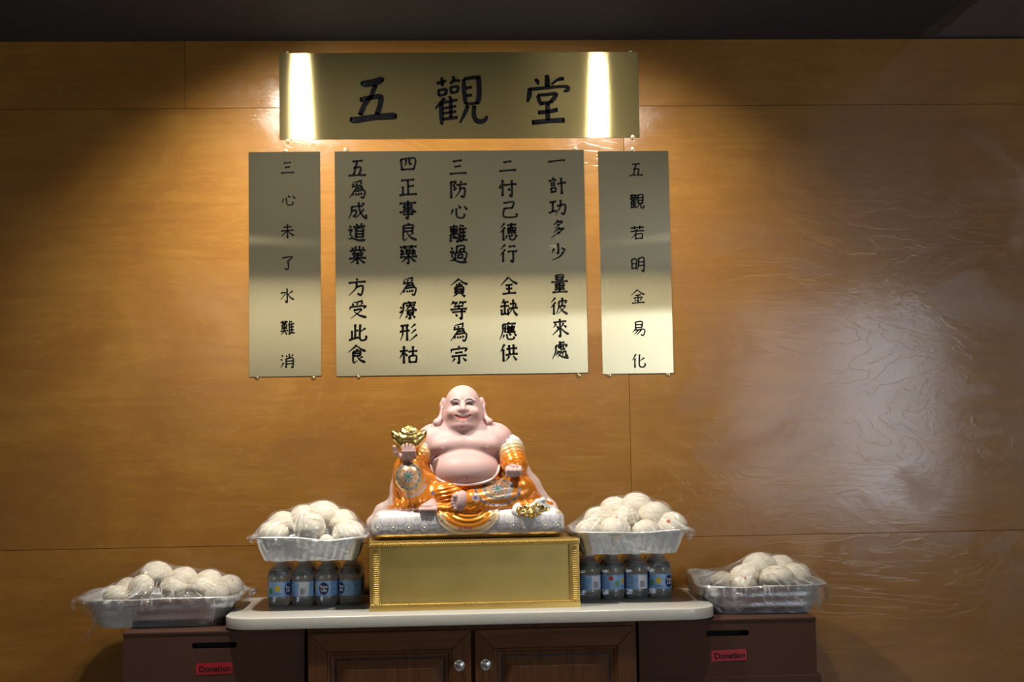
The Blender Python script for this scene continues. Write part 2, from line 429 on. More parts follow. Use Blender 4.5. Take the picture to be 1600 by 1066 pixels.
# ================================================================== LAMPS
def downlight(loc, watts, label, colour, aim, angle=124):
    o = empty('downlight', loc); tag(o, label, 'lamp', 'recessed downlights over the wall')
    link('trim_ring', lathe_mesh('trim_ring', [(0.046, 0.0), (0.062, -0.001), (0.064, -0.005), (0.060, -0.008), (0.046, -0.006), (0.044, 0.0)], 32, False), M['white_trim'], o)
    t = NT('lamp_lens'); t.set(base=(0.9, 0.9, 0.85), rough=0.3, emcol=(*colour,), emis=3.0)
    link('lens', lathe_mesh('lens', [(0.001, -0.003), (0.03, -0.003), (0.0435, -0.001)], 24, True), t.m, o)
    L = bpy.data.lights.new('downlight_bulb', 'SPOT'); L.energy = watts; L.color = colour
    L.spot_size = math.radians(angle); L.spot_blend = 1.0; L.shadow_soft_size = 0.030
    lo = bpy.data.objects.new('downlight_bulb', L); COL.objects.link(lo); lo.parent = o; lo.location = (0, 0, -0.040)
    lo.rotation_euler = (Vector(aim) - Vector(loc)).to_track_quat('-Z', 'Y').to_euler()
    return o
WARM = (1.0, 0.925, 0.80)
downlight((-0.492, -0.66, CEIL), SPOT_LEFT_W, 'recessed round downlight in the dark ceiling over the left end of the banner', WARM, (-0.20, 0, 1.42))
downlight((0.500, -0.67, CEIL), SPOT_RIGHT_W, 'recessed round downlight in the dark ceiling over the right end of the banner', WARM, (0.22, 0, 1.42))
for _x, _w in ((-1.6, 'left'), (1.0, 'right')):  # added lamps out of view, brighten the rear wall that the plaques mirror
    downlight((_x, -4.95, CEIL), WASH_W, 'added unseen downlight washing the %s half of the wall behind the camera' % _w, (1.0, 0.96, 0.90), (_x, -5.6, 2.12), 84)
def ceiling_panel(loc, label):
    o = empty('ceiling_light', loc); tag(o, label, 'lamp', 'round ceiling lights of the hall')
    link('housing', lathe_mesh('housing', [(0.06, 0.0), (0.10, 0.0), (0.105, -0.02), (0.095, -0.03), (0.09, -0.026)], 40, True), M['white_trim'], o)
    t = NT('diffuser'); t.set(base=(0.9, 0.9, 0.9), rough=0.4, emcol=(1.0, 0.95, 0.88), emis=2.0)
    link('diffuser', lathe_mesh('diffuser', [(0.001, -0.034), (0.06, -0.034), (0.088, -0.028)], 32, True), t.m, o)
    L = bpy.data.lights.new('ceiling_bulb', 'POINT'); L.shadow_soft_size = 0.022; L.energy = PANEL_LIGHT_W; L.color = (1.0, 0.93, 0.84)
    lo = bpy.data.objects.new('ceiling_bulb', L); COL.objects.link(lo); lo.parent = o; lo.location = (0, 0, -0.065)
ceiling_panel((-3.00, -2.40, CEIL), 'round white ceiling light on the left side of the hall')
ceiling_panel((3.20, -2.40, CEIL + 0.004), 'round white ceiling light on the right side of the hall')

# ================================================================== BRUSHED BRASS PLAQUES AND THEIR CHARACTERS
STROKES = {
'一':"5,55 95,45",
'二':"28,28 70,20|5,75 95,68",
'三':"25,18 72,12|32,48 66,43|5,85 95,82",
'四':"12,15 17,75|12,15 88,12 80,72|18,72 80,70|40,18 38,40 30,48>|58,16 58,40 70,42",
'五':"25,12 78,8|50,10 32,84|30,48 68,44 62,82|4,90 96,86",
'計':"25,5 32,15.|5,25 45,20|15,38 38,35|15,50 38,48|15,65 18,90|15,65 40,63 37,85|18,86 37,85|50,42 97,36|72,8 73,97",
'功':"8,22 42,17|26,20 24,72|3,80 45,68|48,42 92,36 86,85 70,80|68,8 66,45 38,92>",
'多':"52,3 25,30>|50,12 74,12 30,48>|45,22 55,30.|58,42 25,70>|55,52 80,50 10,98>|45,65 58,75.",
'少':"50,5 51,58 42,55|28,35 15,58>|68,30 88,45.|80,52 55,80 12,98>",
'量':"30,5 33,30|30,5 70,3 67,28|33,17 68,16|33,29 67,28|5,42 95,36|28,50 31,74|28,50 72,48 70,72|31,61 70,60|31,73 70,72|50,48 50,92|22,83 78,80|10,97 92,94",
'彼':"30,5 8,32>|32,30 5,60>|22,45 23,98|50,25 48,60 35,95>|50,25 90,20 82,35|68,5 68,52|50,53 85,50 45,92>|55,58 72,78 98,95n",
'來':"15,22 85,16|30,28 15,50>|30,40 42,52.|70,25 58,48>|70,38 85,48.|50,3 51,95 42,90|48,52 8,90>|52,50 75,75 97,88n",
'處':"50,2 50,20|50,11 75,8|28,25 85,20 80,32|28,25 25,60 5,98>|40,36 72,32|55,24 54,44 78,42|42,52 25,80>|40,60 58,58 35,88>|38,68 60,85 97,92n|65,58 62,80>|65,58 80,56 80,78 92,76",
'忖':"12,35 8,55.|22,8 23,97|30,30 38,40.|42,36 97,30|72,8 73,95 60,88|52,52 62,66.",
'己':"22,14 76,8 70,40|28,44 70,40|26,42 20,82 40,92 90,88 92,70",
'德':"30,3 8,28>|32,26 5,55>|22,42 23,98|45,15 92,11|68,2 66,26|48,30 50,48|48,30 88,28 86,46|61,29 62,46|74,29 74,46|50,47 87,46|45,58 92,55|42,70 35,90>|55,66 60,92 82,92 84,80|66,64 72,74.|85,64 96,78.",
'行':"32,3 8,30>|34,30 5,62>|22,48 22,98|52,15 88,11|45,42 98,37|76,40 76,95 62,88",
'全':"50,3 5,48>|50,5 72,28 98,42n|32,48 70,45|50,46 50,90|34,68 68,65|15,94 88,90",
'缺':"25,5 10,30>|20,22 48,19|4,45 50,40|28,20 28,85|10,60 12,90|10,88 46,84|46,58 46,88|55,30 85,27 84,52|48,55 98,50|72,5 72,45 45,95>|72,52 80,75 97,93n",
'應':"50,2 54,10.|22,16 92,12|22,16 20,55 3,98>|38,22 28,42>|34,34 34,60|52,20 44,38>|48,32 48,62|70,19 74,27.|50,32 88,29|50,42 84,40|50,51 84,49|48,61 90,58|68,30 68,60|28,72 20,90>|42,68 48,94 78,94 80,82|56,66 64,76.|80,66 94,78.",
'供':"28,3 4,45>|20,30 20,97|38,30 95,26|52,8 54,58|76,5 75,58|32,62 98,57|52,68 32,95>|72,66 90,92.",
'防':"12,8 12,97|12,10 38,8 26,30 38,45 26,55|64,3 68,14.|42,26 97,21|60,24 58,60 32,95>|58,48 86,45 80,92 64,85",
'心':"18,45 8,75>|36,38 42,85 75,88 82,68|48,22 60,38.|78,25 95,45.",
'離':"25,3 28,10.|5,17 48,13|18,24 34,38|34,22 18,40|10,24 12,44|42,22 42,43|12,44 42,43|8,56 8,95|8,56 48,53 46,95 38,90|28,44 22,75|22,75 38,72|32,64 40,80.|66,3 52,35>|60,22 60,97|72,5 78,15.|60,28 94,24|60,48 90,45|60,68 90,65|60,90 98,86|76,26 76,88",
'過':"12,12 20,22.|5,38 25,35 14,58 26,72 8,85>|5,85 30,82 60,92 98,90n|42,5 42,40|42,5 82,3 80,38|60,22 80,21|60,22 60,38|34,42 92,38 88,78 78,72|34,42 34,80|50,52 50,72|50,52 72,50 70,70|50,71 71,69",
'貪':"50,2 4,38>|50,4 72,22 97,32n|48,22 55,28.|32,36 66,34 52,46>|28,48 30,82|28,48 72,46 71,82|30,59 71,58|30,70 71,69|30,81 71,80|38,84 18,98>|62,84 82,98.",
'等':"25,2 8,22>|20,12 45,10|30,14 36,22.|62,2 50,20>|58,10 92,7|70,12 76,20.|25,32 75,28|50,22 50,44|5,48 95,43|15,62 88,58|66,45 66,96 54,90|32,70 42,84.",
'爲':"76,2 26,12>|24,17 30,26.|45,14 48,24.|74,12 62,26>|20,34 72,30 68,44|55,30 30,62 4,96>|40,46 78,43 74,58|32,60 88,56 82,95 68,90|30,70 24,86>|42,70 46,82.|55,68 60,80.|68,66 74,78.",
'宗':"50,2 52,12.|12,20 8,40>|12,22 90,17 82,34|30,42 70,38|10,60 92,55|50,58 50,95 40,90|28,70 12,90>|70,68 88,86.",
'正':"15,12 85,8|50,10 51,88|52,46 82,42|22,45 22,88|3,92 97,88",
'事':"5,18 95,13|28,28 30,42|28,28 70,25 68,40|30,42 69,40|25,53 76,49 75,76|5,66 95,61|25,78 76,75|50,2 51,97 38,90",
'良':"48,0 55,10.|25,15 76,12 72,46|27,30 73,28|27,47 73,45|25,15 25,92 48,82>|80,52 60,66>|42,50 62,78 97,94n",
'藥':"5,12 95,8|30,2 32,20|68,0 66,18|20,24 10,36|10,36 24,36 8,52|8,53 28,50|38,26 40,50|38,26 60,25 59,48|40,37 59,36|40,49 59,48|80,22 70,34|70,34 86,33 70,50|68,51 90,47|5,66 97,62|50,52 50,98 42,94|42,68 12,94>|58,66 88,92n",
'療':"50,2 55,10.|25,15 92,11|25,15 22,55 3,97>|8,32 14,42.|4,66 20,54|38,28 88,24|62,16 58,32 32,55>|64,28 75,42 97,54n|44,36 50,42.|80,32 70,42>|45,54 47,76|45,54 76,52 75,75|46,65 75,64|46,76 75,75|60,76 60,97 50,92|44,82 34,94>|74,80 86,92.",
'形':"8,15 52,11|3,46 56,40|20,14 18,60 5,95>|42,12 42,96|88,5 62,28>|90,34 62,58>|96,62 55,97>",
'枯':"4,32 46,27|26,3 26,97|24,34 3,70>|30,40 44,56.|50,34 98,28|74,3 74,56|54,58 57,92|54,58 92,55 90,92|56,90 91,88",
'成':"20,28 80,22|20,28 18,60 3,92>|20,50 44,47 40,80 28,74|58,3 66,55 96,92 97,70|86,40 42,92>|76,5 88,14.",
'道':"12,12 20,22.|5,38 25,35 14,58 26,72 8,85>|5,85 30,82 60,92 98,90n|48,2 54,12.|80,0 68,12>|32,20 95,15|64,16 54,28>|45,28 46,76|45,28 84,26 84,75|46,43 83,42|46,59 83,58|46,75 84,74",
'業':"38,2 40,24|60,0 59,24|18,8 26,20.|82,5 72,20>|8,28 92,22|30,30 36,40.|68,28 60,38>|20,44 80,40|26,56 76,52|5,70 95,64|50,40 50,98|45,70 12,94>|55,68 88,92.",
'方':"45,2 52,14.|4,28 96,20|46,26 44,55 5,97>|42,50 80,45 72,92 52,84",
'受':"78,2 22,12>|22,16 28,26.|46,12 50,22.|78,10 66,24>|12,32 8,50>|12,34 90,29 82,42|28,52 72,48 12,96>|32,60 60,80 97,92n",
'此':"18,40 19,85|35,5 36,82|36,40 52,38|3,92 54,76|90,25 62,45>|62,5 62,84 92,86 95,65",
'食':"50,0 3,38>|50,2 72,22 98,34n|46,20 54,28.|30,34 68,32 66,58|32,45 66,44|32,58 66,57|30,34 30,92 52,82>|80,62 62,72>|50,60 66,80 94,94n",
'未':"25,25 76,20|8,50 92,43|50,3 51,97|48,48 8,88>|53,46 72,68 97,82n",
'了':"15,14 82,8 52,38|52,38 56,75 48,95 30,86",
'水':"50,3 51,95 38,86|8,35 40,32 8,80>|88,20 58,42>|54,36 72,64 98,80n",
'難':"3,14 52,10|18,2 19,22|38,0 37,22|19,22 37,21|12,30 14,46|12,30 44,28 42,45|13,46 43,45|28,22 28,74|8,57 48,53|2,73 54,68|26,72 5,97>|30,74 46,94.|68,2 54,32>|62,20 62,97|74,3 80,14.|62,26 96,22|62,46 92,43|62,66 92,63|62,88 99,84|78,24 78,86",
'消':"12,10 22,20.|5,36 16,46.|24,62 5,95>|65,2 65,28|42,12 50,24.|90,8 78,22>|42,36 40,97|42,36 88,33 86,95 76,88|42,54 86,52|42,72 86,70",
'觀':"4,10 50,7|16,0 18,18|38,0 37,18|8,22 9,36|8,22 24,21 23,35|9,35 24,34|32,22 33,35|32,22 48,21 47,34|33,35 47,34|20,38 4,66>|14,52 14,97|28,38 32,45.|14,50 48,47|14,64 46,62|14,78 46,76|14,93 50,90|30,48 30,92|58,5 59,62|58,5 92,3 91,60|59,24 91,22|59,42 91,41|59,61 91,60|66,62 62,80 44,97>|80,61 80,92 98,92 99,76",
'若':"5,18 95,13|30,4 32,28|68,2 66,26|5,42 95,37|48,26 34,60 5,92>|36,62 38,95|36,62 82,59 80,94|38,92 80,90",
'明':"8,15 10,80|8,15 40,13 38,78|9,46 38,45|10,78 38,76|56,8 54,60 40,96>|56,8 92,6 90,95 76,88|55,34 90,32|55,58 90,56",
'金':"50,2 4,42>|50,4 72,26 98,38n|32,42 70,39|20,60 82,56|50,40 50,88|28,68 36,80.|74,64 62,80>|8,95 94,91",
'易':"28,4 30,44|28,4 74,2 72,43|30,23 72,22|30,44 72,42|32,48 6,78>|26,60 90,55 82,96 66,90|48,60 18,92>|68,58 34,97>",
'化':"32,3 5,48>|24,32 24,97|88,28 58,52>|56,5 56,84 90,88 94,66",
}
# the three large banner characters: x,y,width per point, on a grid of 1/969 of 179 mm
BIG = {
'五':"230,290,60 290,300,105 400,285,112 500,258,112 550,240,95 580,262,40|455,320,80 415,420,75 390,495,72 300,600,82 215,785,78|215,550,75 330,525,78 470,500,78 530,515,95 525,620,82 475,785,88|60,850,75 150,862,100 420,822,95 700,805,108 775,812,70",
'觀':"120,285,45 200,272,62 265,240,35|195,195,45 205,260,50 205,330,42|325,292,45 400,245,55 475,250,42|380,175,45 370,255,50|145,400,42 150,480,46|140,400,42 260,385,50 250,462,46|150,480,44 255,457,40|330,350,42 340,432,42|330,350,42 442,340,46 430,425,44|340,435,42 430,425,42|235,520,55 170,600,58 95,682,26|185,600,72 185,800,72 190,928,45|310,490,45 342,550,50|180,592,50 430,548,45|200,682,42 410,643,40|200,757,42 410,727,40|195,848,50 430,818,50|330,560,60 330,825,55|535,228,60 535,400,66 560,612,60|535,220,55 740,197,62 765,235,78 765,500,78 730,612,72|570,367,50 655,347,45|570,482,50 655,472,45|560,612,46 720,602,50|592,640,62 550,740,60 468,908,30|690,640,66 682,780,72 720,868,78 800,885,78 862,850,62 880,802,40",
'堂':"255,220,45 292,268,62 302,312,22|435,160,62 440,250,86 440,345,80|700,215,58 610,235,60 500,312,35|165,365,62 160,470,78 130,582,38|165,382,56 400,362,56 715,340,52 752,388,78 690,422,22|290,478,56 312,560,66 345,632,46|290,475,52 430,466,52 560,452,58 558,500,72 485,590,70|350,602,56 480,592,60|290,747,66 450,732,66 592,702,66|440,600,70 435,740,76 440,872,76|192,902,76 450,878,76 698,866,82",
}
def spline(P, n=6):
    """Catmull-Rom through rows (x,y,w)"""
    P = [np.array(p, float) for p in P]
    if len(P) == 2:
        return [P[0] + (P[1] - P[0]) * i / n for i in range(n + 1)]
    Q = [2 * P[0] - P[1]] + P + [2 * P[-1] - P[-2]]; out = []
    for i in range(1, len(Q) - 2):
        for k in range(n):
            u = k / n
            out.append(0.5 * ((2 * Q[i]) + (Q[i + 1] - Q[i - 1]) * u + (2 * Q[i - 1] - 5 * Q[i] + 4 * Q[i + 1] - Q[i + 2]) * u * u
                              + (3 * Q[i] - Q[i - 1] - 3 * Q[i + 1] + Q[i + 2]) * u ** 3))
    out.append(P[-1]); return out
def stroke_geo(rows, th):
    """brush stroke: rounded ribbon with thickness; rows of (x,z,width) in metres, raised towards -y with a bevelled rim"""
    n = len(rows); L, Rr = [], []
    for i in range(n):
        a, b = rows[max(i - 1, 0)], rows[min(i + 1, n - 1)]
        d = np.array([b[0] - a[0], b[1] - a[1]]); d = d / (np.hypot(*d) + 1e-9); nn = np.array([-d[1], d[0]])
        p = np.array(rows[i][:2]); w = rows[i][2] / 2
        L.append(p + nn * w); Rr.append(p - nn * w)
    def cap(p, q, c, w, s):
        pts = []
        for k in range(1, 6):
            a = PI * k / 6; m = (p + q) / 2; h = (p - q) / 2; f = np.array([-h[1], h[0]]) * s
            pts.append(m + h * math.cos(a) + f * math.sin(a))
        return pts
    poly = L + cap(L[-1], Rr[-1], None, 0, 1) + Rr[::-1] + cap(Rr[0], L[0], None, 0, 1)
    # ribbon body as quads plus fan caps, top and side wall
    m = len(poly); V, F = [], []
    cen = [np.array(r[:2]) for r in rows]
    def shrink(p):
        j = min(range(n), key=lambda i: np.hypot(*(p - cen[i])))
        dv = cen[j] - p; return p + dv * 0.18
    for p in poly: V.append((p[0], -th * 0.55, p[1]))
    for p in poly:
        q = shrink(p); V.append((q[0], -th, q[1]))
    for p in poly: V.append((p[0], 0.0, p[1]))
    for i in range(m):
        j = (i + 1) % m; F.append((i, j, m + j, m + i)); F.append((2 * m + i, 2 * m + j, j, i))
    for i in range(n - 1):
        li, lj = m + i, m + i + 1; base = m + n + 5
        ri, rj = base + (n - 1 - i), base + (n - 2 - i); F.append((li, lj, rj, ri))
    F.append(tuple([m + n - 1] + [m + n + k for k in range(5)] + [m + n + 5]))
    F.append(tuple([m + 2 * n + 4] + [m + 2 * n + 5 + k for k in range(5)] + [m]))
    return V, F
def glyph_mesh(ch, size, weight):
    geo = []
    for s in STROKES[ch].split('|'):
        kind = s[-1] if s[-1] in '>.n' else ''
        P = [tuple(float(q) for q in p.split(',')) for p in s.rstrip('>.n').split()]
        m = len(P); rows = []
        for i, (x, y) in enumerate(P):
            u = i / (m - 1)
            if kind == '>': w = 1.15 - 0.85 * u ** 1.3
            elif kind == '.': w = 0.55 + 0.75 * u
            elif kind == 'n': w = 0.5 + 0.95 * u
            else:
                horiz = abs(P[-1][0] - P[0][0]) > abs(P[-1][1] - P[0][1])
                w = (0.88 if horiz else 1.0) + (0.12 if i in (0, m - 1) else 0)
            rows.append((x, y, w * weight))
        rows = spline(rows, 5)
        if kind == '' and m == 2:                       # a press, a lift and a press of the brush
            for i, r in enumerate(rows):
                u = i / (len(rows) - 1); r[2] *= 0.86 + 0.32 * (2 * u - 1) ** 2
                r[1] += -1.2 * math.sin(PI * u)
        if kind == 'n': rows[-1] = np.array([rows[-1][0], rows[-1][1], weight * 0.35])
        k = size / 100.0
        geo.append(stroke_geo([((r[0] - 50) * k, (50 - r[1]) * k, max(r[2], 1.2) * k) for r in rows], 0.0011))
    V, F = join_geo(geo); return mesh_py('character', V, F, True, 30)
def big_mesh(ch):
    k = 0.179 / 969; geo = []
    for s in BIG[ch].split('|'):
        rows = spline([tuple(float(q) for q in p.split(',')) for p in s.split()], 6)
        geo.append(stroke_geo([((r[0] - 484) * k, (533 - r[1]) * k, r[2] * k) for r in rows], 0.002))
    V, F = join_geo(geo); return mesh_py('character', V, F, True, 30)
_gc = {}
PT = 0.0025
SCREW = join_geo([(lambda m: ([v.co.copy() for v in m.vertices], [tuple(p.vertices) for p in m.polygons]))(lathe_mesh('tmp', [(0.0066, 0), (0.0066, 0.0012), (0.0058, 0.0022), (0.0045, 0.0024), (0.0042, 0.0016), (0.0036, 0.0030), (0.0022, 0.0040), (0.0005, 0.0043)], 20))])
screw_me = mesh_py('screw', [(v[0], -v[2], v[1]) for v in SCREW[0]], SCREW[1], True, 40)
def plaque(name, x0, x1, z0, z1, mat, chars, size, weight, screws, label, bow=0.0):
    cx, cz = (x0 + x1) / 2, (z0 + z1) / 2
    o = empty(name, (cx, 0, cz)); tag(o, label, 'sign', 'brushed brass plaques on the plywood wall')
    hx, hz = (x1 - x0) / 2, (z1 - z0) / 2
    link('plate', box_mesh('plate', -hx, hx, -PT, -0.0001, -hz, hz, 0.0004, 1), mat, o)
    for c, x, z in chars:
        if size is None: me = big_mesh(c)
        else:
            key = (c, size)
            if key not in _gc: _gc[key] = glyph_mesh(c, size, weight)
            me = _gc[key]
        ob = link('character', me, M['ink'], o, (x - cx, -PT, z - cz))
        ob.rotation_euler = (0, math.radians(random.uniform(-1.5, 1.5)) if size else 0, 0)
    for x, z in screws:
        link('screw', screw_me, M['screw'], o, (x - cx, 0.0 if (abs(x - cx) > hx or abs(z - cz) > hz) else -PT, z - cz))
    return o
CB = [('五', -0.2030, 2.2880), ('觀', 0.0320, 2.2860), ('堂', 0.2870, 2.2850)]
CC = [('一',0.3010,2.1060), ('計',0.3020,2.0360), ('功',0.3010,1.9730), ('多',0.3020,1.9120), ('少',0.3010,1.8480), ('量',0.3030,1.7560), ('彼',0.3000,1.6930), ('來',0.3020,1.6320), ('處',0.3010,1.5680), ('二',0.1620,2.0910), ('忖',0.1610,2.0310), ('己',0.1630,1.9680), ('德',0.1610,1.9050), ('行',0.1600,1.8440), ('全',0.1600,1.7520), ('缺',0.1590,1.6900), ('應',0.1560,1.6250), ('供',0.1570,1.5630), ('三',0.0210,2.0900), ('防',0.0210,2.0270), ('心',0.0220,1.9670), ('離',0.0200,1.9020), ('過',0.0190,1.8420), ('貪',0.0200,1.7480), ('等',0.0180,1.6850), ('爲',0.0180,1.6220), ('宗',0.0170,1.5600), ('四',-0.1190,2.0960), ('正',-0.1200,2.0340), ('事',-0.1210,1.9710), ('良',-0.1210,1.9070), ('藥',-0.1210,1.8440), ('爲',-0.1220,1.7530), ('療',-0.1230,1.6870), ('形',-0.1230,1.6240), ('枯',-0.1240,1.5610), ('五',-0.2620,2.0890), ('爲',-0.2620,2.0290), ('成',-0.2630,1.9680), ('道',-0.2650,1.9070), ('業',-0.2630,1.8430), ('方',-0.2650,1.7530), ('受',-0.2640,1.6890), ('此',-0.2640,1.6250), ('食',-0.2670,1.5640)]
CL = [('三',-0.4570,2.0920), ('心',-0.4550,2.0030), ('未',-0.4580,1.9130), ('了',-0.4580,1.8230), ('水',-0.4600,1.7320), ('難',-0.4590,1.6410), ('消',-0.4600,1.5490)]
CR = [('五',0.5270,2.0790), ('觀',0.5270,1.9880), ('若',0.5270,1.8990), ('明',0.5260,1.8080), ('金',0.5240,1.7170), ('易',0.5240,1.6260), ('化',0.5220,1.5350)]
plaque('brass_banner', -0.479, 0.540, 2.173, 2.4205, M['banner'], CB, None, 0, [(-0.456, 2.424), (-0.456, 2.168), (0.519, 2.424), (0.521, 2.1735)],
       'wide brushed brass banner with three large black characters at the top of the wall')
plaque('brass_plaque', -0.5655, -0.366, 1.506, 2.138, M['plaque'], CL, 0.041, 10.5, [(-0.462, 2.140), (-0.544, 1.504), (-0.388, 1.502)],
       'narrow upright brass plaque with one column of seven characters, on the left')
plaque('brass_plaque', -0.325, 0.379, 1.504, 2.138, M['plaque'], CC, 0.052, 11.5, [(-0.293, 2.142), (0.355, 2.140), (-0.264, 1.503), (0.351, 1.498)],
       'large square brass plaque with five columns of black characters in the middle')
plaque('brass_plaque', 0.4195, 0.6205, 1.4995, 2.1335, M['plaque'], CR, 0.041, 10.5, [(0.520, 2.138), (0.437, 1.497), (0.603, 1.497)],
       'narrow upright brass plaque with one column of seven characters, on the right')

# ================================================================== CABINET, WORKTOP, DONATION BOXES
CT = 0.900                                              # worktop height
cab = empty('base_cabinet', (0.0395, -0.19, 0.0))
tag(cab, 'dark cherry base cabinet with two raised panel doors under the cream worktop', 'cabinet')
CX0, CX1 = -0.4065, 0.4065                              # local
bm = bmesh.new()
bm_box(bm, CX0, CX1, -0.188, 0.185, 0.10, 0.8708, 0.001, 1)
link('carcass', mesh_bm('carcass', bm), M['cabinet'], cab)
link('toe_kick', box_mesh('toe_kick', CX0 + 0.01, CX1 - 0.01, -0.13, 0.17, 0.0, 0.0998), M['glaze'], cab)
def mitre(bm, x0, x1, z0, z1, w, y_in, y_out, side, yb):
    """one side of a mitred frame: outer rectangle, member width w, front face sloping from y_out (outer) to y_in (inner)"""
    o = {'t': ((x0, z1), (x1, z1), (x1 - w, z1 - w), (x0 + w, z1 - w)), 'b': ((x1, z0), (x0, z0), (x0 + w, z0 + w), (x1 - w, z0 + w)),
         'l': ((x0, z0), (x0, z1), (x0 + w, z1 - w), (x0 + w, z0 + w)), 'r': ((x1, z1), (x1, z0), (x1 - w, z0 + w), (x1 - w, z1 - w))}[side]
    ys = (y_out, y_out, y_in, y_in)
    f = [bm.verts.new((p[0], y, p[1])) for p, y in zip(o, ys)]; b = [bm.verts.new((p[0], yb, p[1])) for p in o]
    bm.faces.new(f); bm.faces.new(b[::-1])
    for i in range(4): bm.faces.new((f[i], b[i], b[(i + 1) % 4], f[(i + 1) % 4]))
def door(x0, x1, knob_x, knob_label):
    z0, z1 = 0.125, 0.8600; yb = -0.189; T = 0.020
    d = empty('door', (0, 0, 0)); d.parent = cab
    for nm, sd, mt in (('rail', 't', 'cabinet_h'), ('rail', 'b', 'cabinet_h'), ('stile', 'l', 'cabinet'), ('stile', 'r', 'cabinet')):
        bm = bmesh.new(); mitre(bm, x0 + 0.003, x1 - 0.003, z0 + 0.003, z1 - 0.003, 0.046, yb - T, yb - T + 0.0005, sd, yb)
        ob = link(nm, mesh_bm(nm, bm, True, 20), M[mt], d)
        mo = ob.modifiers.new('edge', 'BEVEL'); mo.width = 0.0022; mo.segments = 2; mo.limit_method = 'ANGLE'; mo.angle_limit = math.radians(40)
    w = 0.048
    link('glaze_line', mesh_bm('glaze_line', (lambda b: ([mitre(b, x0 + 0.004, x1 - 0.004, z0 + 0.004, z1 - 0.004, 0.075, yb - 0.010, yb - 0.010, s, yb) for s in 'tblr'], b)[1])(bmesh.new()), False), M['glaze'], d)
    for k, (off, wd, ya, ybk) in enumerate(((0.0500, 0.006, yb - 0.0165, yb - 0.018), (0.0578, 0.0085, yb - 0.0115, yb - 0.0145))):
        bm = bmesh.new()
        for s in 'tblr': mitre(bm, x0 + off, x1 - off, z0 + off, z1 - off, wd, ya, ybk, s, yb - 0.002)
        link('bead_moulding', mesh_bm('bead_moulding', bm, True, 20), M['cabinet'], d)
    off = 0.0680; bm = bmesh.new()
    for s in 'tblr': mitre(bm, x0 + off, x1 - off, z0 + off, z1 - off, 0.026, yb - 0.017, yb - 0.009, s, yb - 0.001)
    bm_box(bm, x0 + off + 0.026, x1 - off - 0.026, yb - 0.0175, yb, z0 + off + 0.026, z1 - off - 0.026, 0.0008, 1)
    link('raised_panel', mesh_bm('raised_panel', bm, True, 15), M['cabinet'], d)
    me = lathe_mesh('knob', [(0.0045, 0), (0.0045, 0.010), (0.006, 0.013), (0.0125, 0.016), (0.0142, 0.020), (0.0130, 0.0245), (0.009, 0.0275), (0.0005, 0.0285)], 32)
    k = link('knob', me, M['nickel'], d, (knob_x, yb - T, 0.776), (PI / 2, 0, 0)); k['label'] = knob_label
    return d
door(CX0 + 0.0005, -0.0025, -0.0335, 'round brushed nickel knob'); door(0.0025, CX1 - 0.0005, 0.0305, 'round brushed nickel knob')

def slab_mesh(name, x0, x1, y0, y1, z0, z1, r, bev):
    """worktop: square at the wall, rounded at the two front corners"""
    pts = [(x1, y1), (x0, y1)]
    for i in range(13):
        a = math.radians(180 + 90 * i / 12); pts.append((x0 + r + r * math.cos(a), y0 + r + r * math.sin(a)))
    for i in range(13):
        a = math.radians(270 + 90 * i / 12); pts.append((x1 - r + r * math.cos(a), y0 + r + r * math.sin(a)))
    bm = bmesh.new(); vs = [bm.verts.new((p[0], p[1], z0)) for p in pts]; f = bm.faces.new(vs)
    ex = bmesh.ops.extrude_face_region(bm, geom=[f]); up = [v for v in ex['geom'] if isinstance(v, bmesh.types.BMVert)]
    bmesh.ops.translate(bm, verts=up, vec=(0, 0, z1 - z0))
    es = [e for e in bm.edges if abs(e.verts[0].co.z - e.verts[1].co.z) < 1e-6]
    bmesh.ops.bevel(bm, geom=es, offset=bev, segments=3, affect='EDGES', profile=0.5)
    return mesh_bm(name, bm, True, 50)
top = empty('worktop', (0.038, -0.207, 0.871)); tag(top, 'cream solid worktop with rounded front corners on the dark cabinet', 'worktop')
link('slab', slab_mesh('slab', -0.610, 0.610, -0.207, 0.2065, 0.0, CT - 0.871, 0.075, 0.0035), M['counter'], top)
link('chip_mark', lathe_mesh('chip_mark', [(0.0005, 0.0004), (0.0016, 0.0003), (0.0022, 0.0)], 10), M['glaze'], top, (-0.560, -0.1995, 0.0165), (PI / 2, 0, math.radians(-28)))

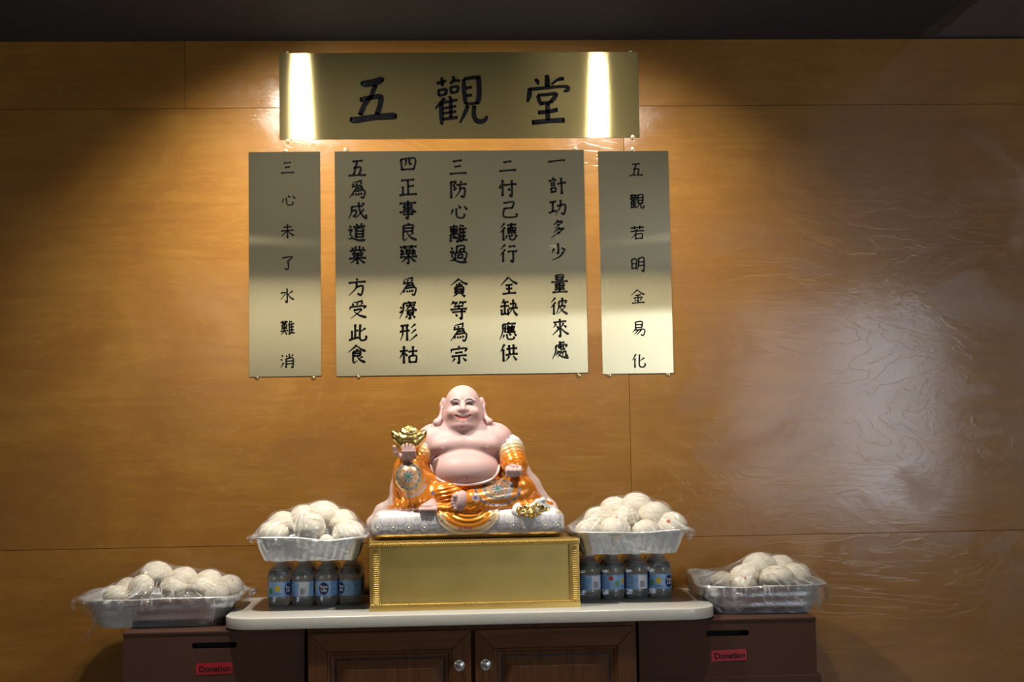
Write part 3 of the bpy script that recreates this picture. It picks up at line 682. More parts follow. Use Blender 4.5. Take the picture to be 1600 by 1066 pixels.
def cut_box(name, w, d, h, slot_x, slot_z, slot_w, slot_h, mats, loc, label, group, sticker=None, rz=0.0):
    o = empty(name, loc, rz); tag(o, label, 'box', group)
    sl = []
    r = slot_h / 2
    for i in range(9): a = math.radians(-90 + 180 * i / 8); sl.append((slot_x + slot_w / 2 - r + r * math.cos(a), slot_z + r * math.sin(a)))
    for i in range(9): a = math.radians(90 + 180 * i / 8); sl.append((slot_x - slot_w / 2 + r + r * math.cos(a), slot_z + r * math.sin(a)))
    T = 0.006
    me = curve_prism('front_panel', [(-w / 2, 0), (w / 2, 0), (w / 2, h - T), (-w / 2, h - T)], [sl], T)
    link('front_panel', me, M['box'], o, (0, -d / 2, 0))
    link('back_panel', box_mesh('back_panel', -w / 2, w / 2, d / 2 - T, d / 2, 0, h - T), M['box'], o)
    for s in (-1, 1):
        a, b = (w / 2 - T, w / 2) if s > 0 else (-w / 2, -w / 2 + T)
        link('side_panel', box_mesh('side_panel', a, b, -d / 2 + T, d / 2 - T, 0, h - T), M['box'], o)
    link('bottom_panel', box_mesh('bottom_panel', -w / 2 + T, w / 2 - T, -d / 2 + T, d / 2 - T, 0, T), M['dark'], o)
    link('lid', box_mesh('lid', -w / 2 - 0.0015, w / 2 + 0.0015, -d / 2 - 0.0015, d / 2 + 0.0015, h - T, h, 0.001, 1), M['box'], o)
    link('inner_card', box_mesh('inner_card', -w / 2 + 0.01, w / 2 - 0.01, -d / 2 + 0.03, -d / 2 + 0.033, 0.008, h - 0.01), M['dark'], o)
    if sticker:
        sx, sz, sr = sticker
        st = link('sticker', box_mesh('sticker', -0.044, 0.044, -0.0006, 0, -0.0135, 0.0135), M['red'], o, (sx, -d / 2 - 0.0002, sz), (0, sr, 0))
        st['label'] = 'red paper sticker reading Donation'
        link('lettering', text_mesh('lettering', 'Donation', 0.0205, 0.0004, 0.00045), M['dark'], st, (0.002, -0.0009, -0.001))
    return o
cut_box('donation_box', 0.440, 0.348, 0.1415, 0.0005, 0.1060, 0.111, 0.0145, None, (-0.5945, -0.206, 0.7255),
        'brown donation box with a slot and red sticker, left of the cabinet', 'donation boxes', (0.000, 0.0505, math.radians(-1.0)))
cut_box('donation_box', 0.446, 0.348, 0.1415, 0.0000, 0.1060, 0.109, 0.0145, None, (0.6755, -0.206, 0.7255),
        'brown donation box with a slot and red sticker, right of the cabinet', 'donation boxes', (0.002, 0.0520, math.radians(-1.5)))
for x, w, side in ((-0.5985, 0.448, 'left'), (0.6795, 0.454, 'right')):
    o = empty('support_crate', (x, -0.205, 0.0)); tag(o, 'plain brown crate standing under the %s donation box' % side, 'crate', 'crates under the donation boxes')
    link('crate_body', box_mesh('crate_body', -w / 2, w / 2, -0.174, 0.174, 0.0, 0.700, 0.002, 1), M['box'], o)
    link('crate_lid', box_mesh('crate_lid', -w / 2 - 0.002, w / 2 + 0.002, -0.176, 0.176, 0.700, 0.7253, 0.0015, 1), M['box'], o)

# ================================================================== GOLD PEDESTAL
ped = empty('gold_pedestal', (0.048, -0.200, CT)); tag(ped, 'gold rectangular pedestal with rope trim carrying the buddha statue', 'pedestal')
PW, PD, PH = 0.2655, 0.145, 0.172                        # half width, half depth, height
link('core', box_mesh('core', -PW + 0.008, PW - 0.008, -PD + 0.009, PD - 0.004, 0.004, PH - 0.004), M['gold_panel'], ped)
link('top_board', box_mesh('top_board', -PW, PW, -PD, PD, PH - 0.0145, PH, 0.0015, 2), M['gold_paint'], ped)
link('base_board', box_mesh('base_board', -PW + 0.001, PW - 0.001, -PD + 0.0, PD, 0.0, 0.0135, 0.0015, 2), M['gold_paint'], ped)
for s in (-1, 1):
    x0, x1 = (-PW + 0.002, -PW + 0.0285) if s < 0 else (PW - 0.0275, PW - 0.002)
    bm = bmesh.new(); bm_box(bm, x0, x1, -PD + 0.003, -PD + 0.03, 0.0137, PH - 0.0147, 0.002, 2)
    link('corner_post', mesh_bm('corner_post', bm), M['gold_paint'], ped)
    xa, xb = x0 + 0.009, x1 - 0.004
    V, F = join_geo([tube_geo([(xa + (xb - xa) * k, -PD + 0.003 - 0.0012 * math.sin(PI * k), z) for k in (0, 0.33, 0.66, 1)], [0.0012, 0.0024, 0.0024, 0.0012], 6) for z in np.arange(0.020, PH - 0.018, 0.0052)])
    link('carved_strip', mesh_py('carved_strip', V, F), M['gold_paint'], ped)
    link('side_frame', box_mesh('side_frame', *( (-PW + 0.003, -PW + 0.010) if s < 0 else (PW - 0.010, PW - 0.003)), PD - 0.03, PD - 0.002, 0.0137, PH - 0.0147, 0.001, 1), M['gold_paint'], ped)
def rope(y, z, x0, x1, r, step):
    g = []
    for x in np.arange(x0, x1, step):
        g.append(tube_geo([(x, y, z - r), (x + step * 0.5, y - r * 0.75, z), (x + step, y, z + r)], [r * 0.35, r * 0.6, r * 0.35], 6))
    return join_geo(g)
for z, nm in ((PH - 0.0072, 'rope_trim'), (0.0148, 'rope_trim')):
    V, F = rope(-PD - 0.0002 if z > 0.1 else -PD + 0.002, z, -PW + 0.003, PW - 0.008, 0.0026 if z < 0.1 else 0.0042, 0.0056)
    link(nm, mesh_py(nm, V, F), M['gold_paint'], ped)

# ================================================================== FOIL TRAYS, BUNS, CLING FILM
def rr_ring(hx, hy, r, n):
    """n points round a rounded rectangle, evenly by arc length, starting at +x"""
    pts = rrect(hx, hy, r, 10); P = np.array(pts + [pts[0]]); d = np.hypot(*np.diff(P, axis=0).T); s = np.r_[0, np.cumsum(d)]
    q = np.linspace(0, s[-1], n, endpoint=False)
    return np.stack([np.interp(q, s, P[:, 0]), np.interp(q, s, P[:, 1])], 1)
NR = 240
def wob(seed, i, f=1.0, n=NR):
    a = 2 * PI * i / n
    return (math.sin(2 * a + seed) + 0.7 * math.sin(3 * a + 2.1 * seed) + 0.5 * math.sin(5 * a + 0.7 * seed) + 0.35 * math.sin(9 * a + 1.3 * seed)) * f
def foil_tray(loc, rz, top, bot, h, r, style, seed, label, flange=0.012, dent=None, flare=0.0):
    o = empty('foil_tray', loc, rz); tag(o, label, 'tray', 'foil trays of buns on the altar')
    V, F = [], []
    levels = [(0.0, -0.5), (0.0, 0.0)] + [(k / 14, k / 14) for k in range(15)]
    rings = []
    b1 = rr_ring(bot[0], bot[1], r * 0.75, NR); t1 = rr_ring(top[0], top[1], r, NR)
    def ring(P, z): rings.append([(p[0], p[1], zz) for p, zz in zip(P, z)])
    ring(b1 * 0.5, [0.0006] * NR); ring(b1 * 0.965, [0.0006] * NR)
    for k in range(15):
        u = k / 14; uu = u
        P = b1 * (1 - uu) + t1 * uu
        nrm = P / np.maximum(np.hypot(P[:, 0], P[:, 1]), 1e-6)[:, None]
        if style == 'flute':
            am = 0.0016 * math.sin(PI * min(u * 1.15, 1)); dsp = am * np.sign(np.sin(np.arange(NR) * 2 * PI / 5.0)) * 0.7
            dsp = dsp + 0.0011 * np.array([wob(seed * 3.1 + u * 2, i) for i in range(NR)])
        else:
            dsp = np.full(NR, 0.0024 * (1 if (int(u * 5.99) % 2) else 0)) + 0.0012 * np.array([wob(seed * 2.3 + u, i) for i in range(NR)])
        P = P + nrm * dsp[:, None]
        zr = np.array([wob(seed, i, 0.0016) for i in range(NR)]) * u
        if dent: zr = zr + np.array([sum(a * math.exp(-((p[0] - dx) / wd) ** 2) * (p[1] < 0) for dx, wd, a in dent) for p in P]) * u ** 2
        if flare: zr = zr + np.array([flare * math.exp(-((p[0] + top[0]) / 0.075) ** 2) * min(max((p[1] + 0.09) / 0.08, 0), 1) for p in P]) * u ** 2
        ring(P, h * u + zr)
    zt = np.array([q[2] for q in rings[-1]])
    nrm = t1 / np.hypot(t1[:, 0], t1[:, 1])[:, None]
    base = np.array([(q[0], q[1]) for q in rings[-1]])
    ring(base + nrm * flange * 0.5, zt + 0.0006); ring(base + nrm * flange, zt + 0.0004)
    ring(base + nrm * (flange + 0.0018), zt - 0.0012); ring(base + nrm * (flange + 0.0006), zt - 0.0034); ring(base + nrm * (flange - 0.0012), zt - 0.0026)
    for q in rings: V += q
    F.append(tuple(range(NR))[::-1])
    for j in range(len(rings) - 1):
        for i in range(NR):
            k = (i + 1) % NR; F.append((j * NR + i, j * NR + k, (j + 1) * NR + k, (j + 1) * NR + i))
    ob = link('pan', mesh_py('pan', V, F, True, 60), M['foil'], o)
    md = ob.modifiers.new('foil thickness', 'SOLIDIFY'); md.thickness = 0.0005; md.offset = 0
    rim = (base + nrm * flange); return o, np.c_[rim, zt]

def bun_mesh(seed, rx, ry, rz):
    V, F = [], []; nu, nv = 28, 16
    for j in range(nv + 1):
        ph = PI * j / nv
        for i in range(nu):
            th = 2 * PI * i / nu; d = Vector((math.sin(ph) * math.cos(th), math.sin(ph) * math.sin(th), math.cos(ph)))
            k = 1 + 0.045 * mnoise.noise(d * 1.6 + Vector((seed * 7.3, 0, 0))) + 0.015 * mnoise.noise(d * 5 + Vector((0, seed * 3.7, 0)))
            z = d.z * (1.0 if d.z > 0 else 0.72)
            V.append((d.x * rx * k, d.y * ry * k, z * rz * k))
    for j in range(nv):
        for i in range(nu):
            k = (i + 1) % nu; F.append((j * nu + i, (j + 1) * nu + i, (j + 1) * nu + k, j * nu + k))
    bm = bmesh.new(); me = mesh_py('bun', V, F, True, None); bm.from_mesh(me); bmesh.ops.remove_doubles(bm, verts=bm.verts[:], dist=1e-5); bm.to_mesh(me); bm.free()
    smooth_mesh(me); return me
BUNS = [bun_mesh(s, 1, 1, 1) for s in range(5)]
def dot_mesh():
    V, F = [(0, 0, 1.012)], []
    for j, a in enumerate((0.07, 0.13)):
        for i in range(10):
            t = 2 * PI * i / 10; aa = a * (1 + 0.2 * math.sin(3 * t)); V.append((math.sin(aa) * math.cos(t), math.sin(aa) * math.sin(t), (1.016 if j == 0 else 0.99) * math.cos(aa)))
    for i in range(10):
        k = (i + 1) % 10; F += [(0, 1 + i, 1 + k), (1 + i, 11 + i, 11 + k, 1 + k)]
    return mesh_py('red_dot', V, F)
DOT = dot_mesh(); _bi = 0
def bun(c, r, place, group, dot=None, tilt=(0, 0)):
    """c centre, r radii; dot = direction (x tilt, y tilt) of a red dye dot"""
    global _bi
    o = link('steamed_bun', BUNS[_bi % 5], M['bun'] if _bi >= 5 else M['bun'], None, c); _bi += 1
    o.scale = r; o.rotation_euler = (tilt[0], tilt[1], random.uniform(0, 6.28))
    tag(o, ('white steamed bun with a red dot, ' if dot else 'plain white steamed bun, ') + place, 'bun', group)
    if dot:
        o.rotation_euler = (tilt[0] + dot[0], tilt[1] + dot[1], 0)
        link('red_dot', DOT, M['bun_dot'], o)
    return o

def cling_film(loc, rz, rim, buns, label, seed, skirt, out=0.016, tails=(), sag=0.0):
    """taut film over the rim (local xy,z) and the buns (world centre, radii): solve the obstacle problem on a grid"""
    o = empty('cling_film', loc, rz); tag(o, label, 'cling film', 'cling film over the bun trays')
    c, s = math.cos(-rz), math.sin(-rz); L = Vector(loc); obs = []
    for (p, r) in buns:
        d = Vector(p) - L; obs.append((c * d.x - s * d.y, s * d.x + c * d.y, d.z, r[0] * 1.06, r[1] * 1.06, r[2] * 1.06))
    hx, hy = np.abs(rim[:, 0]).max(), np.abs(rim[:, 1]).max(); N = 90
    gx, gy = np.linspace(-hx, hx, N), np.linspace(-hy, hy, N); X, Y = np.meshgrid(gx, gy, indexing='ij')
    ang_r = np.arctan2(rim[:, 1] / hy, rim[:, 0] / hx); rad_r = np.hypot(rim[:, 0] / hx, rim[:, 1] / hy); od = np.argsort(ang_r)
    A = np.arctan2(Y / hy, X / hx); RR = np.interp(A, ang_r[od], rad_r[od], period=2 * PI); ZB = np.interp(A, ang_r[od], rim[od, 2], period=2 * PI)
    fixed = np.hypot(X / hx, Y / hy) >= RR * 0.985
    O = np.full(X.shape, -1.0)
    for (bx, by, bz, rx, ry, rzz) in obs:
        q = 1 - ((X - bx) / rx) ** 2 - ((Y - by) / ry) ** 2; O = np.maximum(O, np.where(q > 0, bz + rzz * np.sqrt(np.maximum(q, 0)) + 0.0015, -1.0))
    Hf = np.where(fixed, ZB, np.maximum(O, ZB))
    for it in range(900):
        a = Hf.copy(); a[1:-1, 1:-1] = 0.25 * (Hf[2:, 1:-1] + Hf[:-2, 1:-1] + Hf[1:-1, 2:] + Hf[1:-1, :-2]) - sag
        Hf = np.where(fixed, ZB, np.maximum(a, O))
    def samp(x, y):
        u = (x + hx) / (2 * hx) * (N - 1); v = (y + hy) / (2 * hy) * (N - 1); i = int(min(max(u, 0), N - 2)); j = int(min(max(v, 0), N - 2)); fu, fv = min(max(u - i, 0), 1), min(max(v - j, 0), 1)
        return (Hf[i, j] * (1 - fu) + Hf[i + 1, j] * fu) * (1 - fv) + (Hf[i, j + 1] * (1 - fu) + Hf[i + 1, j + 1] * fu) * fv
    V, F = [], []; ts = list(np.linspace(0.02, 0.985, 34)) + [1.0]
    for t in ts:
        for i in range(NR):
            x, y = rim[i, 0] * t, rim[i, 1] * t
            z = samp(x, y) if t < 0.985 else rim[i, 2] + 0.0016
            if 0.5 < t < 1: z += 0.0022 * math.sin(i * 1.1 + seed + 6 * t) * math.sin(i * 0.37 + 2 * seed) * (t - 0.5) * 2 + 0.0010
            V.append((x, y, z))
    nt = len(ts)
    nrm = rim[:, :2] / np.hypot(rim[:, 0], rim[:, 1])[:, None]
    SK = [(0.35, -0.05), (0.75, -0.18), (0.92, -0.45), (0.82, -0.75), (0.74, -1.0)]
    for (a, b) in SK:
        for i in range(NR):
            ln = skirt(i, rim[i, 0] / hx, rim[i, 1] / hy); w = 0.5 + 0.5 * math.sin(i * 0.9 + seed) * math.sin(i * 0.23 + seed * 2)
            oo = out * a * (0.55 + 0.6 * w) - (0.55 * ln * max(-b - 0.3, 0)) * 0.45
            V.append((rim[i, 0] + nrm[i, 0] * oo, rim[i, 1] + nrm[i, 1] * oo, rim[i, 2] + 0.001 + ln * b))
    nt += len(SK)
    F.append(tuple(range(NR))[::-1])
    for j in range(nt - 1):
        for i in range(NR):
            k = (i + 1) % NR; F.append((j * NR + i, j * NR + k, (j + 1) * NR + k, (j + 1) * NR + i))
    fm = mesh_py('film_sheet', V, F, True, None); uvl = fm.uv_layers.new(name='stretch')
    li = np.empty(len(fm.loops), np.int32); fm.loops.foreach_get('vertex_index', li)
    uu = (li % NR) / NR; vv = (li // NR) / nt
    sw = np.zeros(len(fm.polygons), np.int32); fm.polygons.foreach_get('loop_start', sw)
    uvl.data.foreach_set('uv', np.stack([uu, vv], 1).astype(np.float32).ravel())
    link('film_sheet', fm, M['film'], o)
    for pts, rad in tails:
        g = []
        for q in range(3):
            ph = q * 2.1
            pp = spline([(p[0], p[1], p[2]) for p in pts], 8); n = len(pp)
            rr = [rad * (1 - 0.6 * i / n) * (0.8 + 0.5 * math.sin(i * 0.9 + ph)) for i in range(n)]
            pp = [(p[0] + 0.5 * rad * math.cos(i * 0.8 + ph), p[1] + 0.5 * rad * math.sin(i * 0.8 + ph), p[2]) for i, p in enumerate(pp)]
            g.append(tube_geo(pp, rr, 7))
        Vt, Ft = join_geo(g); link('twisted_end', mesh_py('twisted_end', Vt, Ft), M['film'], o)
    return o

def tray_set(which, loc, rz, top, bot, h, r, style, seed, label, buns, film_label, skirt, **kw):
    tr, rim = foil_tray(loc, rz, top, bot, h, r, style, seed, label, dent=kw.get('dent'), flare=kw.get('flare', 0.0))
    for (c, rad, place, dot) in buns: bun(c, rad, place, 'buns in the %s tray' % which, dot)
    cling_film(loc, rz, rim, [(b[0], b[1]) for b in buns], film_label, seed, skirt, kw.get('out', 0.016), kw.get('tails', ()), kw.get('sag', 0.0))
BOTTLE_H = 0.1255
UZ = CT + BOTTLE_H + 0.0006
b = lambda x, y, z, r, place, dot=None, k=(1, 1, 0.86): ((x, y, z), (r * k[0], r * k[1], r * k[2]), place, dot)
# upper left
tray_set('upper left', (-0.370, -0.205, UZ), 0.0, (0.1385, 0.120), (0.117, 0.100), 0.0605, 0.040, 'flute', 1.3,
  'fluted foil tray of buns on the water bottles left of the gold pedestal',
  [b(-0.463, -0.278, 1.090, 0.040, 'at the front left of the upper left tray'),
   b(-0.371, -0.282, 1.106, 0.044, 'biggest at the front middle of the upper left tray', None, (1, 0.9, 0.95)),
   b(-0.272, -0.272, 1.087, 0.043, 'at the front right of the upper left tray'),
   b(-0.329, -0.296, 1.068, 0.026, 'smallest, at the front rim of the upper left tray'),
   b(-0.447, -0.200, 1.108, 0.043, 'on the left behind the front row of the upper left tray'),
   b(-0.392, -0.200, 1.123, 0.043, 'second from left in the back of the upper left tray'),
   b(-0.347, -0.195, 1.130, 0.046, 'topmost of the upper left tray', None, (1.1, 1, 0.85)),
   b(-0.296, -0.200, 1.110, 0.044, 'on the right behind the front row of the upper left tray'),
   b(-0.362, -0.120, 1.098, 0.044, 'at the far rim of the upper left tray')],
  'crinkled clear cling film stretched over the upper left bun tray', lambda i, u, v: 0.010 + 0.014 * max(0, math.sin(i * 0.09 + 1)) + 0.006 * math.sin(i * 0.7), out=0.014,
  dent=[(0.035, 0.05, -0.005)])
# upper right
tray_set('upper right', (0.452, -0.200, UZ), math.radians(-2.0), (0.1415, 0.122), (0.119, 0.102), 0.0600, 0.036, 'flute', 2.6,
  'fluted foil tray of buns on the water bottles right of the gold pedestal',
  [b(0.342, -0.276, 1.082, 0.036, 'at the front left of the upper right tray'),
   b(0.412, -0.280, 1.085, 0.041, 'second from left, front of the upper right tray', (0.3, 0.1)),
   b(0.492, -0.280, 1.078, 0.038, 'third from left in front in the upper right tray'),
   b(0.562, -0.255, 1.088, 0.041, 'at the front right of the upper right tray', (0.9, -0.6)),
   b(0.378, -0.215, 1.106, 0.042, 'left in the middle layer of the upper right tray'),
   b(0.445, -0.232, 1.113, 0.037, 'centre of the middle layer of the upper right tray'),
   b(0.521, -0.222, 1.115, 0.043, 'right in the middle layer of the upper right tray'),
   b(0.428, -0.165, 1.128, 0.042, 'left of the topmost in the upper right tray', (0.2, 0.3)),
   b(0.484, -0.165, 1.137, 0.044, 'topmost of the upper right tray'),
   b(0.540, -0.150, 1.112, 0.042, 'at the far right of the upper right tray'),
   b(0.450, -0.115, 1.095, 0.044, 'at the far rim of the upper right tray')],
  'crinkled clear cling film stretched over the upper right bun tray', lambda i, u, v: 0.008 + 0.030 * max(0, u - 0.72) / 0.28 * (0.7 + 0.3 * math.sin(i * 0.8)) + 0.02 * max(0, -u - 0.8) + 0.004 * math.sin(i * 0.6), out=0.020)
LZ = 0.8672
# lower left
tray_set('lower left', (-0.752, -0.195, LZ), math.radians(1.0), (0.193, 0.122), (0.158, 0.096), 0.074, 0.070, 'ridge', 3.7,
  'long ridged foil tray of buns on the left donation box',
  [b(-0.783, -0.165, 0.983, 0.040, 'topmost of the lower left tray', None, (1.08, 1, 0.9)),
   b(-0.806, -0.232, 0.957, 0.036, 'front, left of middle in the lower left tray', (0.85, -0.75)),
   b(-0.722, -0.240, 0.957, 0.036, 'in the middle front of the lower left tray'),
   b(-0.712, -0.165, 0.971, 0.037, 'right of the topmost in the lower left tray', (0.3, 0.1)),
   b(-0.655, -0.228, 0.954, 0.036, 'right of middle in the front of the lower left tray'),
   b(-0.648, -0.160, 0.962, 0.038, 'at the back right of the lower left tray'),
   b(-0.612, -0.245, 0.940, 0.034, 'front right rim of the lower left tray', (0.7, -0.3)),
   b(-0.868, -0.240, 0.940, 0.033, 'at the front left rim of the lower left tray'),
   b(-0.858, -0.165, 0.945, 0.036, 'at the far left of the lower left tray', (0.5, -0.4)),
   b(-0.592, -0.180, 0.948, 0.036, 'at the right end of the lower left tray', (0.6, 0.5)),
   b(-0.750, -0.110, 0.950, 0.038, 'at the far rim of the lower left tray')],
  'loose crumpled cling film wrapped over the lower left bun tray with a dangling tail',
  lambda i, u, v: 0.014 + 0.050 * math.exp(-((u - 0.62) / 0.16) ** 2) * (v < 0) + 0.022 * math.exp(-((u + 0.06) / 0.12) ** 2) * (v < 0) + 0.012 * max(0, math.sin(i * 0.21)) + 0.005 * math.sin(i * 0.9), out=0.024,
  tails=[([(-0.196, -0.04, 0.070), (-0.190, -0.060, 0.045), (-0.163, -0.075, 0.015), (-0.172, -0.085, -0.010), (-0.194, -0.090, -0.030)], 0.0034),
         ([(-0.150, -0.100, 0.040), (-0.156, -0.095, 0.022), (-0.165, -0.082, 0.010)], 0.0024)], sag=0.00002)
# lower right
tray_set('lower right', (0.794, -0.190, LZ), math.radians(-3.5), (0.158, 0.126), (0.131, 0.104), 0.072, 0.060, 'ridge', 5.1,
  'wide ridged foil tray of buns on the right donation box',
  [b(0.806, -0.185, 0.974, 0.043, 'topmost of the lower right tray', None, (1.1, 1, 0.85)),
   b(0.866, -0.165, 0.966, 0.042, 'right behind the topmost bun of the lower right tray'),
   b(0.898, -0.215, 0.950, 0.038, 'at the right of the lower right tray', (0.5, 0.6)),
   b(0.838, -0.245, 0.950, 0.041, 'in the front middle of the lower right tray', None, (1.15, 1, 0.8)),
   b(0.760, -0.205, 0.950, 0.039, 'left of middle in the lower right tray'),
   b(0.699, -0.215, 0.938, 0.034, 'at the left end of the lower right tray'),
   b(0.744, -0.262, 0.936, 0.034, 'at the front left of the lower right tray', (0.75, 0.0)),
   b(0.916, -0.150, 0.945, 0.036, 'at the back right of the lower right tray'),
   b(0.800, -0.110, 0.945, 0.040, 'at the far rim of the lower right tray')],
  'tight cling film wrapped over and around the lower right bun tray', lambda i, u, v: 0.045 + 0.014 * math.sin(i * 0.13 + 1) + 0.004 * math.sin(i * 0.8), out=0.012,
  tails=[([(-0.132, -0.112, 0.034), (-0.122, -0.118, 0.018), (-0.114, -0.122, 0.009)], 0.007), ([(0.152, -0.06, 0.045), (0.147, -0.072, 0.022), (0.150, -0.078, 0.004)], 0.006)], flare=0.020)

# ================================================================== WATER BOTTLES
def cyl_patch(a0, a1, z0, z1, r, n=10, m=1, th=0.00025):
    V, F = [], []
    for rr in (r, r - th):
        for j in range(m + 1):
            for i in range(n + 1):
                a = a0 + (a1 - a0) * i / n; V.append((rr * math.sin(a), -rr * math.cos(a), z0 + (z1 - z0) * j / m))
    k = (n + 1) * (m + 1)
    for j in range(m):
        for i in range(n):
            q = j * (n + 1) + i; F.append((q, q + 1, q + n + 2, q + n + 1)); F.append((k + q, k + q + n + 1, k + q + n + 2, k + q + 1))
    return V, F
def cyl_disc(a, z, ra, rz, r, n=24, th=0.0003):
    V = [(r * math.sin(a), -r * math.cos(a), z)]; F = []
    for u in (0.5, 1.0):
        for i in range(n):
            t = 2 * PI * i / n; aa = a + u * ra / r * math.cos(t); V.append((r * math.sin(aa), -r * math.cos(aa), z + u * rz * math.sin(t)))
    for i in range(n):
        k = (i + 1) % n; F += [(0, 1 + i, 1 + k), (1 + i, 1 + n + i, 1 + n + k, 1 + k)]
    return V, F
def wrap_mesh(me, a, z, r):
    for v in me.vertices:
        x, y, zz = v.co; aa = a + x / r; rr = r - y; v.co = (rr * math.sin(aa), -rr * math.cos(aa), z + zz)
    me.update(); return me
BP = [(0.0195, 0.0015), (0.0245, 0.0), (0.0275, 0.003), (0.0290, 0.009), (0.0280, 0.0135), (0.0292, 0.018), (0.0296, 0.0235), (0.0290, 0.0250), (0.0290, 0.0640),
      (0.0297, 0.0660), (0.0293, 0.0715), (0.0296, 0.0760), (0.0278, 0.0850), (0.0238, 0.0940), (0.0180, 0.1010), (0.0135, 0.1055), (0.0122, 0.1090), (0.0122, 0.1115), (0.0140, 0.1122), (0.0140, 0.1132), (0.0118, 0.1136), (0.0118, 0.1200)]
WP = [(0.001, 0.0018)] + [(r - 0.0011, z + 0.0007) for r, z in BP[1:13]] + [(0.0225, 0.0940), (0.001, 0.0940)]
bottle = empty('water_bottle', (0, 0, 0))
link('bottle_shell', lathe_mesh('bottle_shell', BP, 36, False, 60), M['pet'], bottle)
link('water', lathe_mesh('water', WP, 32, False, 60), M['water'], bottle)
CP = []
for z, r in ((0.1136, 0.0142), (0.1142, 0.0145), (0.1240, 0.0143), (0.1252, 0.0136), (0.1255, 0.0120)): CP.append((r, z))
cap_me = lathe_mesh('cap', CP, 60, True, 50)
for v in cap_me.vertices:
    a = math.atan2(v.co.y, v.co.x)
    if 0.1141 < v.co.z < 0.1242: v.co.x *= 1 + 0.02 * math.cos(30 * a); v.co.y *= 1 + 0.02 * math.cos(30 * a)
link('cap', cap_me, M['cap'], bottle)
LR = 0.02935
lab = link('label_sleeve', mesh_py('label_sleeve', *cyl_patch(-PI, PI, 0.0255, 0.0630, LR, 48)), M['label_blue'], bottle)
lab['label'] = 'light blue printed paper label'
LD = LR + 0.0003
link('navy_logo', mesh_py('navy_logo', *cyl_disc(0.0, 0.0445, 0.0128, 0.0160, LD)), M['navy'], lab)
for body, z, s in (('Pure', 0.0490, 0.0100), ('Life', 0.0400, 0.0110)):
    link('logo_lettering', wrap_mesh(text_mesh('logo_lettering', body, s, 0.0003, 0.0003), 0.0, z, LD + 0.0003), M['label_white'], lab)
link('white_panel', mesh_py('white_panel', *cyl_patch(2.10, 3.05, 0.0262, 0.0622, LD, 12)), M['label_white'], lab)
g = []
for k in range(9): a = 2.25 + k * 0.05; g.append(cyl_patch(a, a + (0.028 if k % 3 else 0.016), 0.031, 0.047, LD + 0.0002, 1))
link('bar_lines', mesh_py('bar_lines', *join_geo(g), False), M['navy'], lab)
g = []
for k in range(7):
    z = 0.0585 - k * 0.0046; g.append(cyl_patch(0.62, 1.10 - 0.08 * (k % 3), z - 0.0013, z, LD, 6)); g.append(cyl_patch(1.25, 1.85 - 0.1 * ((k + 1) % 3), z - 0.0013, z, LD, 6))
link('text_lines', mesh_py('text_lines', *join_geo(g), False), M['label_mid'], lab)
link('sun_print', mesh_py('sun_print', *cyl_disc(-1.05, 0.047, 0.0075, 0.0080, LD)), M['label_yellow'], lab)
link('leaf_print', mesh_py('leaf_print', *cyl_disc(-1.72, 0.041, 0.0060, 0.0085, LD)), M['label_green'], lab)
link('red_print', mesh_py('red_print', *cyl_disc(-2.25, 0.055, 0.0060, 0.0060, LD)), M['label_red'], lab)
g = [cyl_patch(-1.45, -0.62, 0.0305, 0.0320, LD, 6), cyl_patch(-1.40, -0.70, 0.0340, 0.0350, LD, 6)]
link('slogan_lines', mesh_py('slogan_lines', *join_geo(g), False), M['label_mid'], lab)
first = True
# pack: x of each column, y of each row, turn of each front bottle (0 shows the logo to the front)
PACKS = [('left', (-0.4610, -0.3995, -0.3380, -0.2765), (-0.188, -0.126, -0.064), (1.05, -2.35, -0.15, -0.85),
          ('yellow print and half a navy oval', 'showing a white panel on the label', 'showing the whole navy oval facing front', 'with the navy oval turned to its left')),
         ('right', (0.3520, 0.4140, 0.4765, 0.5390), (-0.190, -0.128, -0.066), (-2.0, 1.95, -2.1, 0.75),
          ('next to the pedestal, showing small print', 'showing a green picture on the label', 'showing print and a white panel', 'with the navy oval turned to its right'))]
for side, xs, ys, turns, looks in PACKS:
    for j, y in enumerate(ys):
        for i, x in enumerate(xs):
            o = bottle if first else copy_tree(bottle); first = False
            o.location = (x, y, CT + 0.0003); o.rotation_euler = (0, 0, turns[i] if j == 0 else random.uniform(0, 6.28))
            nth = ('first', 'second', 'third', 'fourth')[i]
            if j == 0: lb = '%s front bottle under the upper %s tray, %s' % (nth, side, looks[i])
            else: lb = 'water bottle under the upper %s tray, %s row, %s from left' % (side, ('', 'second', 'back')[j], nth)
            tag(o, lb, 'bottle', 'water bottles of the %s pack' % side)

